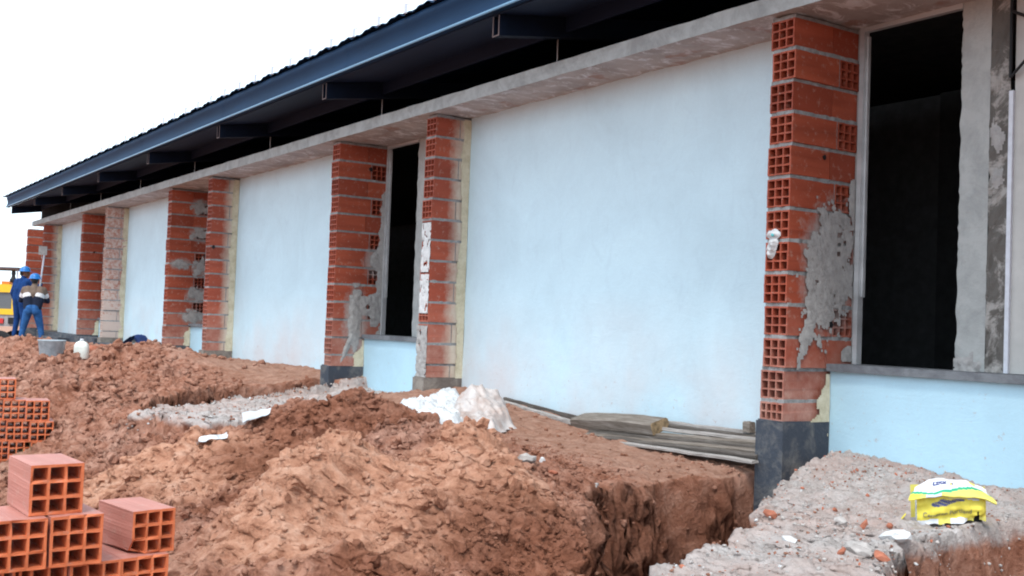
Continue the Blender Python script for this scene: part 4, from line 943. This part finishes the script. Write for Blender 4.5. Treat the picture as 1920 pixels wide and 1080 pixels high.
mb = MB(); mb.lathe([(.020,.222),(.022,.224),(.022,.243),(.0,.244)], (0,0,0), 14, cap=False); mb.build('cap', 'white_metal', jug)
# navy tarp thrown over a block
pa, pm, pb = at(229, 654, 15.6), at(262, 627, 15.6), at(271, 652, 15.6)
mb = MB(); rows = []
for i in range(25):
    t = i/24
    if t < .75: q = t/.75; c0 = pa+(pm-pa)*q; c0 = c0+np.array([0,0,.035*math.sin(math.pi*q)])
    else: q = (t-.75)/.25; c0 = pm+(pb-pm)*q+np.array(_r)*.02*math.sin(math.pi*q)
    row = []
    for k in range(9):
        s_ = k/8-.5; e = .012*mnoise.noise(Vector((i*.4, k*.7, 1)))
        row.append(c0+np.array([-.35, .94, 0])*s_*.20+np.array([0,0,e-.05*s_*s_*4*.35]))
    rows.append([tuple(p) for p in row])
mb.grid(rows); mb.grid([[(p[0], p[1], p[2]-.03) for p in r_][::-1] for r_ in rows])
mb.build('tarp', 'tarp', None, 'navy blue tarp humped over something at the foot of the far pale panel', 'tarp')
mb = MB(); q = at(252, 645, 15.6); mb.rock(q, .07, 0, 2, (1.2, .8, .6), .3); mb.build('concrete_lump', 'stone', None, 'pale concrete lump showing under the navy tarp', 'rubble')
mb = MB(); mb.box((-.35, -.12, -.08), (.35, .12, .03), 0, None, .02); q = at(250, 658, 15.7); mb.build('metal_sheet', 'green_metal', None, 'dark metal sheet lying under the navy tarp', 'sheet', loc=q, rz=R(150))
mb = MB(); mb.box((-.13, -.08, -.05), (.13, .08, .03), 0, None, .006); q = at(216, 660, 14.9); mb.build('plaster_slab', 'apron', None, 'small pale blue slab lying on the far heap near the navy tarp', 'slab', loc=q, rz=R(140))
for px, py, t, lb in ((178, 658, 14.4, 'broken brick chunk on the far heap right beside the white jug'), (195, 655, 14.5, 'broken brick chunk on the far heap between jug and blue slab')):
    mb = MB(); random.seed(px); q = at(px, py, t); mb.rock(q, .09, 0, 1, (1.2, .9, .7), .3); mb.build('brick_chunk', 'shard', None, lb, 'rubble', 'broken brick chunks on the far heap')
# bigger stones and shards near the camera
def lump(name, px, py, r_, mat, sq, label, cat, sub=2, up=.4):
    random.seed(int(px*7+py)); p = ghit(px, py); mb = MB(); mb.rock((0,0,0), r_, 0, sub, sq, .3); return mb.build(name, mat, None, label, cat, loc=(p[0], p[1], p[2]+r_*up))
lump('stone', 987, 872, .052, 'stone', (.8,.6,1.15), 'upright pale flat stone at the right shoulder of the big near spoil heap', 'stone', 2, .6)
lump('brick_shard', 1036, 890, .034, 'shard', (1.6,.7,.5), 'orange brick shard at the right shoulder of the near heap, by the upright stone', 'brick shard', 1)
lump('stone', 1016, 867, .022, 'white_mortar', (1.2,.8,.8), 'small white chip between the upright stone and the orange shard', 'stone', 1)
lump('stone', 1116, 915, .024, 'stone', (1.2,.8,.7), 'small pale stone at the lip of the trench where the near heap ends', 'stone', 1)
lump('concrete_lump', 1677, 1014, .045, 'white_mortar', (1.5,.9,.6), 'pale blue-white concrete lump at the edge of the grey rubble below the cement bag', 'rubble', 2)
lump('stone', 1576, 982, .026, 'stone', (1.2,.9,.8), 'pale stone on the grey rubble left of the cement bag', 'stone', 2)
lump('stone', 1480, 1018, .026, 'white_mortar', (1.3,.9,.7), 'small whitish stone in the middle of the grey rubble spill', 'stone', 1)
lump('stone', 1614, 1042, .045, 'stone', (1.3,.9,.7), 'largest pale stone at the bottom of the grey rubble', 'stone', 2)
for px, py, r_, sq, lb in ((1445,969,.026,(1.6,.9,.4),'flat reddish shard near the left rim of the grey rubble'), (1565,960,.018,(1.4,.8,.6),'small orange shard on the grey rubble, farthest from the camera'), (1617,993,.026,(1.7,.6,.5),'long orange shard on the grey rubble left of the concrete lump'), (1576,1041,.022,(1.4,.8,.6),'orange shard on the lower grey rubble left of the largest pale stone'), (1652,1050,.032,(1.2,.8,.6),'orange shard right of the largest pale stone on the grey rubble'), (1668,988,.014,(1,1,1),'tiny red shard right by the lower left corner of the cement bag')):
    lump('brick_shard', px, py, r_, 'shard', sq, lb, 'brick shard', 1)['group'] = 'brick shards on the grey rubble'

# loose clods on the heaps and chips on the rubble: too many to count
random.seed(5); mb = MB(); rs = np.random.RandomState(11)
def clods(n, x0, x1, y0, y1, smin, smax, cond):
    xs = rs.uniform(x0, x1, n); ys = rs.uniform(y0, y1, n); zs = height(xs, ys)
    t1 = inpoly_sd(xs, ys, SLAB1); t2 = inpoly_sd(xs, ys, SLAB2)
    for x, y, z, a, b in zip(xs, ys, zs, t1, t2):
        if a > -.03 or b > -.03 or random.random() > cond(x, y): continue
        s_ = smin+(smax-smin)*random.random()**5
        mb.rock((x, y, z+s_*.15), s_, 0, 1 if s_ < .035 else 2, (1, random.uniform(.6, 1), random.uniform(.5, .9)), .45)
dens = lambda x, y: min(1, max(.06, (-y-.9)/1.0))*(.35+.65*(mnoise.noise(Vector((x*1.1, y*1.1, 3))) > 0))
clods(3200, -6.6, -3.2, -3.9, .2, .005, .05, dens); clods(1500, -11, -6.4, -3.9, .1, .009, .075, dens); clods(900, -20, -11, -4, -.6, .02, .11, dens)
clods(500, -3.0, -1.4, -2.6, -.2, .006, .05, lambda x, y: 1)
so_ = mb.build('soil_clods', 'earth', kind='stuff', label='loose clods of red earth strewn over the spoil heaps', cat='soil')
cv = np.array(mb.v); ct = np.zeros(len(cv)); cdk = np.zeros(len(cv))
for q, r in TANB: c = _wp(*q); ct = np.maximum(ct, blob(cv[:,0], cv[:,1], c[0], c[1], r))
for q, r in DARKB: c = _wp(*q); cdk = np.maximum(cdk, blob(cv[:,0], cv[:,1], c[0], c[1], r))
for nm, arr in (('tan', ct), ('dark', cdk)):
    a = so_.data.attributes.new(nm, 'FLOAT', 'POINT'); a.data.foreach_set('value', arr.astype(np.float32))
mb = MB(); xs = rs.uniform(-4.6, -1.9, 1600); ys = rs.uniform(-3.4, .35, 1600); sd = inpoly_sd(xs, ys, SLAB1); zs = height(xs, ys)
for x, y, z, a in zip(xs, ys, zs, sd):
    if a < .03: continue
    edge = (y > .15) or mnoise.noise(Vector((x*1.7, y*1.7, 0))) > .05
    if not edge and random.random() < .7: continue
    s_ = .003+.010*random.random()**4; mb.rock((x, y, z+s_*.2), s_, random.choice((0,0,0,1,1,2)), 0 if s_ < .006 else 1, (1, random.uniform(.5, 1), random.uniform(.4, .8)), .4)
mb.build('rubble_chips', ['stone', 'shard', 'white_mortar'], kind='stuff', label='small chips of brick and concrete scattered over the grey rubble', cat='rubble')
def crumbs(n, x0, x1, y0, y1, smin, smax, p, keep):
    # tiny angular grains, each its own island, merged in one mesh
    xs = rs.uniform(x0, x1, n); ys = rs.uniform(y0, y1, n); k = keep(xs, ys) > rs.rand(n); xs, ys = xs[k], ys[k]; n = len(xs); zs = height(xs, ys)
    ph = (1+5**.5)/2; B_ = np.array([(-1,ph,0),(1,ph,0),(-1,-ph,0),(1,-ph,0),(0,-1,ph),(0,1,ph),(0,-1,-ph),(0,1,-ph),(ph,0,-1),(ph,0,1),(-ph,0,-1),(-ph,0,1)])/1.9
    F_ = np.array([(0,11,5),(0,5,1),(0,1,7),(0,7,10),(0,10,11),(1,5,9),(5,11,4),(11,10,2),(10,7,6),(7,1,8),(3,9,4),(3,4,2),(3,2,6),(3,6,8),(3,8,9),(4,9,5),(2,4,11),(6,2,10),(8,6,7),(9,8,1)])
    sz = smin+(smax-smin)*rs.rand(n)**p; V_ = B_[None]*(1+.55*(rs.rand(n, 12, 1)-.5))*np.stack([np.ones(n), rs.uniform(.55, 1, n), rs.uniform(.45, .9, n)], -1)[:,None,:]
    A_ = rs.rand(n)*6.283; c_, s_ = np.cos(A_)[:,None], np.sin(A_)[:,None]; T_ = rs.uniform(-.7, .7, n); ct_, st_ = np.cos(T_)[:,None], np.sin(T_)[:,None]
    vx, vy, vz = V_[...,0], V_[...,1], V_[...,2]; vx, vz = ct_*vx-st_*vz, st_*vx+ct_*vz; vx, vy = c_*vx-s_*vy, s_*vx+c_*vy
    V_ = np.stack([vx, vy, vz], -1)*sz[:,None,None]+np.stack([xs, ys, zs+sz*.25], -1)[:,None,:]
    return V_.reshape(-1, 3), (F_[None]+12*np.arange(n)[:,None,None]).reshape(-1, 3)
def grains(name, parts, mats, label, cat, attrs=False):
    vs = np.concatenate([p_[0] for p_ in parts]); o_ = 0; fs = []; mi_ = []
    for (v_, f_), m_ in zip([p_[:2] for p_ in parts], [p_[2] for p_ in parts]): fs.append(f_+o_); mi_.append(np.full(len(f_), m_)); o_ += len(v_)
    fs = np.concatenate(fs).astype(np.int32); mi_ = np.concatenate(mi_).astype(np.int32)
    m2 = bpy.data.meshes.new(name); m2.vertices.add(len(vs)); m2.vertices.foreach_set('co', vs.astype(np.float32).ravel()); m2.loops.add(fs.size); m2.loops.foreach_set('vertex_index', fs.ravel()); m2.polygons.add(len(fs))
    m2.polygons.foreach_set('loop_start', np.arange(0, fs.size, 3, dtype=np.int32)); m2.polygons.foreach_set('loop_total', np.full(len(fs), 3, np.int32))
    for x in mats: m2.materials.append(M[x])
    m2.polygons.foreach_set('material_index', mi_); m2.update(); m2.validate()
    if attrs:
        for nm, bl_ in (('tan', TANB), ('dark', DARKB)):
            ar = np.zeros(len(vs))
            for q, r in bl_: c = _wp(*q); ar = np.maximum(ar, blob(vs[:,0], vs[:,1], c[0], c[1], r))
            a = m2.attributes.new(nm, 'FLOAT', 'POINT'); a.data.foreach_set('value', ar.astype(np.float32))
    return put(bpy.data.objects.new(name, m2), None, label, cat, None, 'stuff')
def kd(x, y):
    off = np.maximum(inpoly_sd(x, y, SLAB1), inpoly_sd(x, y, SLAB2)) < -.02
    return off*np.clip((-y-.4)/1.0, .10, 1)*(.25+.75*sstep(-.15, .35, fbm(x*1.3+4, y*1.3, 3)))*(1-.65*tanmask(x, y))
grains('soil_crumbs', [(*crumbs(30000, -6.6, -3.0, -4.0, .3, .004, .022, 3, kd), 0), (*crumbs(16000, -11, -6.4, -4.0, .3, .006, .034, 3, kd), 0), (*crumbs(7000, -18, -11, -4.2, 0, .012, .06, 3, kd), 0), (*crumbs(5000, -3.0, -1.3, -2.7, -.1, .004, .022, 3, kd), 0)], ['earth'], 'fine crumbs of red earth covering the spoil heaps', 'soil', True)
def ks(x, y):
    d_ = inpoly_sd(x, y, SLAB1); return (d_ > -.05)*(.10+.9*np.maximum(sstep(.0, .45, fbm(x*1.9, y*1.9+3, 3)), sstep(.12, .02, d_)))
def ks2(x, y):
    d_ = inpoly_sd(x, y, SLAB2); return (d_ > -.05)*(.2+.8*sstep(.12, .0, d_))
grains('rubble_grains', [(*crumbs(16000, -4.7, -1.9, -3.6, .4, .002, .012, 4, ks), 0), (*crumbs(1000, -4.7, -1.9, -3.6, .4, .002, .014, 5, ks), 1), (*crumbs(800, -4.7, -1.9, -3.6, .4, .002, .012, 5, ks), 2), (*crumbs(8000, -4.7, -1.9, -3.6, .4, .002, .010, 3, ks), 3),
    (*crumbs(5000, -11.3, -8.3, -2.8, .4, .004, .018, 4, ks2), 0), (*crumbs(700, -11.3, -8.3, -2.8, .4, .004, .02, 5, ks2), 2), (*crumbs(5000, -11.3, -8.3, -2.8, .4, .004, .022, 4, ks2), 3)], ['stone', 'shard', 'white_mortar', 'earth'], 'grit and crumbs of concrete and brick covering the grey rubble', 'rubble')
mb = MB(); q = at(8, 908, 9.0)
for k in range(160):
    x, y = q[0]+random.uniform(-.3, .3), q[1]+random.uniform(-.2, .2); z = zg(x, y); h_ = random.uniform(.03, .09); w_ = .004; l_ = random.uniform(-.03, .03)
    mb.add([(x-w_, y, z-.01), (x+w_, y, z-.01), (x+l_, y+l_, z+h_)], [(0,1,2)])
mb.build('grass', simple('grass_blade', (.10, .17, .05), .8), kind='stuff', label='sparse green grass at the foot of the farther brick stack', cat='grass')

# ------------------------------------------------------------------ people
def body(name, caps, mats, loc, rz, label, voxel=.011):
    # tapered capsules (p0, r0, p1, r1, material) melted into one continuous skin
    mb = MB()
    for p0, r0, p1, r1, mi in caps:
        mb.tube(p0, p1, r0, r1, 12, 0, True, False)
        for p, r in ((p0, r0), (p1, r1)):
            prof = [(r*math.cos(t)+1e-4, r*math.sin(t)) for t in np.linspace(-math.pi/2, math.pi/2, 7)]
            mb.lathe(prof, p, 12, 0, True)
    tmp = mb.build('tmp_body', 'skin')
    md = tmp.modifiers.new('r', 'REMESH'); md.mode = 'VOXEL'; md.voxel_size = voxel
    sm_ = tmp.modifiers.new('s', 'SMOOTH'); sm_.iterations = 3; sm_.factor = .5
    bpy.context.view_layer.update()
    me_ = bpy.data.meshes.new_from_object(tmp.evaluated_get(bpy.context.evaluated_depsgraph_get())); old = tmp.data; bpy.data.objects.remove(tmp); bpy.data.meshes.remove(old)
    me_.name = name; me_.materials.clear()
    for x in mats: me_.materials.append(M[x])
    n = len(me_.polygons); C_ = np.zeros(n*3); me_.polygons.foreach_get('center', C_); C_ = C_.reshape(-1, 3); best = np.full(n, 1e9); mi_ = np.zeros(n, int)
    for p0, r0, p1, r1, mi in caps:
        a = np.array(p0, float); b = np.array(p1, float); d = b-a; L2 = max(d@d, 1e-9); t = np.clip(((C_-a)@d)/L2, 0, 1)
        ds = np.linalg.norm(C_-a-t[:,None]*d, axis=1)-(r0+(r1-r0)*t); k = ds < best; best[k] = ds[k]; mi_[k] = mi
    me_.polygons.foreach_set('material_index', mi_.astype(np.int32)); me_.polygons.foreach_set('use_smooth', np.ones(n, bool)); me_.update()
    o = bpy.data.objects.new(name, me_); o.location = loc; o.rotation_euler = (0,0,rz); return put(o, None, label, 'person')
def hand(wr, d, up, side, mi, r=.010):
    # palm, four bent fingers of unequal length and a thumb on its side
    wr = Vector(wr); d = Vector(d).normalized(); up = Vector(up); up = (up-d*up.dot(d)).normalized(); s_ = d.cross(up)*side; out = []
    for k in (-1, -.33, .33, 1): out.append((tuple(wr+d*.01+s_*.022*k), .016, tuple(wr+d*.075+s_*.030*k), .013, mi))
    for k, L in ((-1, .062), (-.33, .078), (.33, .082), (1, .072)):
        a = wr+d*.080+s_*.030*k; b = a+d*L*.5-up*L*.12; c_ = b+d*L*.25-up*L*.42
        out += [(tuple(a), r, tuple(b), r*.95, mi), (tuple(b), r*.95, tuple(c_), r*.85, mi)]
    a = wr+d*.025+s_*.030; b = a+s_*.035+d*.03-up*.01; c_ = b+d*.035-up*.02
    out += [(tuple(a), r*1.3, tuple(b), r*1.1, mi), (tuple(b), r*1.1, tuple(c_), r*.9, mi)]
    return out
def head_caps(c, fwd, mi_s, mi_h):
    c = Vector(c); f = Vector(fwd).normalized(); s_ = f.cross(Vector((0,0,1))).normalized(); u_ = s_.cross(f); T_ = lambda a, b, z: tuple(c+s_*a+f*b+u_*z)
    o = [(T_(0,-.012,.035), .088, T_(0,.012,.025), .085, mi_s), (T_(0,.03,-.04), .062, T_(0,.045,-.085), .040, mi_s), (T_(0,.095,.0), .011, T_(0,.112,-.03), .014, mi_s),
         (T_(-.028,.092,-.062), .007, T_(.028,.092,-.062), .007, mi_s), (T_(-.030,.088,.012), .010, T_(-.030,.089,.013), .010, mi_h), (T_(.030,.088,.012), .010, T_(.030,.089,.013), .010, mi_h),
         (T_(0,-.05,.03), .078, T_(0,-.055,-.03), .066, mi_h)]
    for q in (-1, 1): o.append((T_(q*.086,-.005,.012), .014, T_(q*.088,-.012,-.02), .011, mi_s))
    return o
def helmet(parent, c, fwd, lb):
    mb = MB(); prof = [(.150,-.002),(.140,.004),(.122,.010),(.119,.03),(.110,.065),(.088,.098),(.055,.118),(.02,.127),(.001,.128)]
    f = Vector(fwd).normalized(); mb.lathe(prof, (0,0,0), 22, 0, False); mb.lathe([(.148,-.006),(.118,.0),(.112,.03)], (0,0,0), 22, 0, False)
    for q in (-.03, 0, .03): mb.tube((-.09, q, .088-.3*abs(q)), (.085, q, .092-.3*abs(q)), .008, n=6)
    vs = [(-.07,.12,-.002),(.07,.12,-.002),(.05,.185,-.012),(-.05,.185,-.012),(-.07,.12,.006),(.07,.12,.006),(.05,.185,-.006),(-.05,.185,-.006)]
    mb.add([Vector(v) for v in vs], [(0,3,2,1),(4,5,6,7),(0,1,5,4),(1,2,6,5),(2,3,7,6),(3,0,4,7)], 0)
    o = mb.build('hard_hat', 'hat_blue', parent, lb); o.location = c; o.rotation_euler = (0, 0, math.atan2(-f.x, f.y)); return o
# front worker, seen from behind: legs apart, leaning to the wall with both arms forward
J, JN, JB, WH, SK, GL, BT, HR, CV = range(9); PM = ['jean', 'jacket_navy', 'jacket_brown', 'white_cloth', 'skin', 'glove', 'boot', 'hair', 'coverall']
capsA = []
for q in (-1, 1):
    hip = (q*.095, 0, .86); kn = (q*.185, .05, .47); an = (q*.245, .0, .10)
    capsA += [(hip, .105, kn, .072, J), (kn, .070, an, .055, J), ((q*.245, -.035, .045), .042, (q*.27, .15, .035), .038, BT), (an, .05, (q*.245, -.01, .05), .046, BT), ((q*.07,-.05,.86), .098, (q*.06,-.04,.93), .10, J)]
    sh = (q*.20, .12, 1.36); el = (q*.285, .22, 1.10); wr = (q*.17, .45, 1.10)
    capsA += [(sh, .072, (q*.235, .15, 1.27), .066, JB), ((q*.237,.152,1.265), .066, (q*.258, .18, 1.20), .062, WH), ((q*.26,.185,1.195), .062, el, .056, JN), (el, .054, (q*.185,.42,1.10), .044, JN)]
    capsA += hand(wr, (-q*.25, .9, .25), (0, -.2, 1), -q, GL)
capsA += [((-.085, .0, .95), .115, (-.09, .03, 1.07), .125, JN), ((.085, .0, .95), .115, (.09, .03, 1.07), .125, JN), ((-.09,.035,1.08), .126, (-.10,.055,1.17), .13, JN), ((.09,.035,1.08), .126, (.10,.055,1.17), .13, JN),
          ((-.105,.06,1.195), .131, (-.105,.063,1.215), .131, WH), ((.105,.06,1.195), .131, (.105,.063,1.215), .131, WH),
          ((-.11,.075,1.25), .128, (-.13,.10,1.35), .098, JB), ((.11,.075,1.25), .128, (.13,.10,1.35), .098, JB), ((0,.07,1.25), .13, (0,.11,1.38), .10, JB), ((0,.12,1.42), .068, (0,.135,1.47), .062, JB), ((0,.14,1.46), .054, (0,.16,1.53), .052, SK)]
capsA += head_caps((0, .185, 1.575), (.05, 1, -.1), SK, HR)
pa_ = at(58, 640, 24.9); za = .5435+24.9*ray(66, 515)[2]-1.70
zA = zg(pa_[0], pa_[1]); A_loc = (pa_[0], pa_[1], za); fw_ang = math.atan2(.30, -.95)-math.pi/2
A_SC = .95
wA = body('person', capsA, PM, A_loc, fw_ang, 'worker seen from behind in jeans, brown and navy jacket with white band, blue hat')
helmet(wA, (0, .180, 1.612), (.05, 1, 0), None)
# second worker in blue overalls, half turned, one gloved hand hanging
capsB = []
for q in (-1, 1):
    hip = (q*.09, 0, .86); kn = (q*.11, .04, .47); an = (q*.12, -.01, .10)
    capsB += [(hip, .10, kn, .070, CV), (kn, .068, an, .055, CV), ((q*.12, -.04, .045), .042, (q*.14, .15, .035), .038, BT), (an, .05, (q*.12, -.01, .05), .046, BT)]
el = (-.285, .02, 1.10); wr = (-.275, .10, .86)
capsB += [((-.195, .05, 1.37), .070, el, .056, CV), (el, .054, (-.276,.09,.89), .042, CV)]+hand(wr, (0, .15, -1), (0, -1, -.1), 1, GL)
el = (.30, .22, 1.20); wr = (.22, .42, 1.33)
capsB += [((.195, .06, 1.37), .070, el, .056, CV), (el, .054, (.225,.40,1.32), .042, CV)]+hand(wr, (-.15, .6, .7), (0, -.6, .7), -1, GL)
capsB += [((-.08, .0, .92), .115, (-.09, .03, 1.15), .122, CV), ((.08, .0, .92), .115, (.09, .03, 1.15), .122, CV), ((-.09, .03, 1.15), .122, (-.12, .06, 1.36), .094, CV), ((.09, .03, 1.15), .122, (.12, .06, 1.36), .094, CV), ((0, .03, 1.2), .12, (0,.06,1.39), .09, CV),
          ((0,.07,1.42), .066, (0,.075,1.46), .060, CV), ((0,.08,1.46), .053, (0,.10,1.53), .052, SK)]
capsB += head_caps((0, .12, 1.58), (.75, .65, -.1), SK, HR)
pb_ = at(33, 640, 25.9); zb = .5435+25.9*ray(42, 500)[2]-1.72
wB = body('person', capsB, PM, (pb_[0], pb_[1], zb), fw_ang+R(-42), 'worker in plain blue overalls and blue hard hat half hidden behind the other worker')
helmet(wB, (0, .115, 1.615), (.75, .65, 0), None)
# a firm bench of spoil under their feet
mb = MB(); cx_, cy_ = (pa_[0]+pb_[0])/2, (pa_[1]+pb_[1])/2; zf = min(za, zb)
P = []
for i in range(26):
    row = []
    for j in range(26):
        x = cx_-1.6+3.2*i/25; y = cy_-1.2+2.0*j/25; k = float(sstep(1.0, .55, np.array(math.hypot((x-cx_)/1.5, (y-cy_)/1.0)))); g_ = zg(x, y)-.05
        row.append((x, y, g_*(1-k)+(zf+.012+.015*mnoise.noise(Vector((x*4, y*4, 0))))*k))
    P.append(row)
mb.grid(P); mb.build('spoil_bench', 'earth', kind='structure')
# long-handled float held by the front worker
h0 = Matrix.Translation(A_loc) @ Matrix.Rotation(fw_ang, 4, 'Z') @ Vector((.04, .53, 1.13)); h1 = Vector(at(84, 470, 25.4))
mb = MB(); dd = (h1-h0).normalized(); mb.tube(h0-dd*.35, h1, .020, .018, 8); tl = mb.build('long_handled_float', 'white_metal', None, 'pale long-handled tool held up against the brick by the front worker', 'tool')
mb = MB(); s_ = Vector(_r); mb.box((-.13, -.02, -.10), (.05, .02, .10), 0, Matrix.Translation(h1) @ Matrix.Rotation(fw_ang, 4, 'Z')); mb.build('float_plate', 'smear', tl)

# ------------------------------------------------------------------ yellow loader behind the workers
lp = at(29, 600, 31.0); lz = -1.0; hd = math.atan2(_r[1], _r[0])   # right edge of the cab, cab stretches out of the frame
ld_ = empty('loader', (lp[0], lp[1], lz), hd, 'yellow construction loader with a dark window standing beyond the far end of the building', 'loader')
def lpart(mb, nm, mt, par=None): return mb.build(nm, mt, par or ld_)
zt_ = .5435+31*ray(15, 533)[2]-lz; zb0 = .5435+31*ray(15, 590)[2]-lz; z_r = .5435+31*ray(15, 503)[2]-lz; u31 = 31/FPX
wz0 = .5435+31*ray(10, 579)[2]-lz; wz1 = .5435+31*ray(10, 548)[2]-lz; xw1 = -9*u31; xw0 = -52*u31; xl_ = -2.3
mb = MB(); D_ = 1.3
for a, b in (((xl_, 0, zb0), (0, D_, wz0)), ((xl_, 0, wz1), (0, D_, zt_)), ((xw1, 0, wz0), (0, D_, wz1)), ((xl_, 0, wz0), (xw0, D_, wz1))): mb.box(a, b)
lpart(mb, 'body', 'loader')
mb = MB(); mb.box((xw0-.01, .05, wz0-.01), (xw1+.01, .08, wz1+.01)); lpart(mb, 'window', 'glass')
mb = MB(); mb.box((xl_, .02, zb0-.33), (-.06, D_-.1, zb0-.002), 0, None, .004); lpart(mb, 'chassis', 'chassis')
mb = MB(); mb.box((-.50, -.03, zb0-.25), (-.34, .02, zb0-.11)); lpart(mb, 'tail_light', 'red_lens')
mb = MB(); mb.box((-.20, -.03, zb0-.26), (-.05, .02, zb0-.08)); lpart(mb, 'number_plate', 'black')
mb = MB(); mb.box((-.5, .1, zt_+.002), (-.27, .5, zt_+.09), 0, None, .004); lpart(mb, 'hood_cap', 'orange')
mb = MB(); mb.box((xl_, -.1, z_r-.03), (.04, D_, z_r+.03), 0, None, .004); rfp = lpart(mb, 'canopy', 'rust')
for x, y in ((-.02, .02), (-.02, D_-.06), (xl_+.05, .02)):
    mb = MB(); mb.tube((x, y, zt_), (x, y, z_r-.03), .022, n=8); lpart(mb, 'canopy_post', 'white_metal')
mb = MB(); mb.tube((-.12, .0, zt_), (-.12, .0, zt_+.10), .02, n=8); mb.lathe([(.02,0),(.09,.02),(.10,.08),(.06,.14),(.045,.2),(.06,.26),(.05,.33),(.0,.35)], (-.12, 0, zt_+.05), 14); lpart(mb, 'exhaust', 'black')
for x in (-.45, -1.8):
    for y in (-.06, D_-.2):
        mb = MB(); w_ = MB(); r_ = .42
        prof = [(.20,-.14),(.38,-.14),(.42,-.10),(.42,.10),(.38,.14),(.20,.14)]; n = 26; vs = []
        for rr_, yy in prof:
            for k in range(n): t = 2*math.pi*k/n; vs.append((x+rr_*math.cos(t), y+yy, r_+rr_*math.sin(t)))
        w_.add(vs, [(i*n+k, i*n+(k+1) % n, (i+1)*n+(k+1) % n, (i+1)*n+k) for i in range(5) for k in range(n)], 0, True); wh = lpart(w_, 'wheel', 'tyre')
        mb.tube((x, y-.10, r_), (x, y+.10, r_), .205, n=20); mb.build('rim', 'loader', wh)
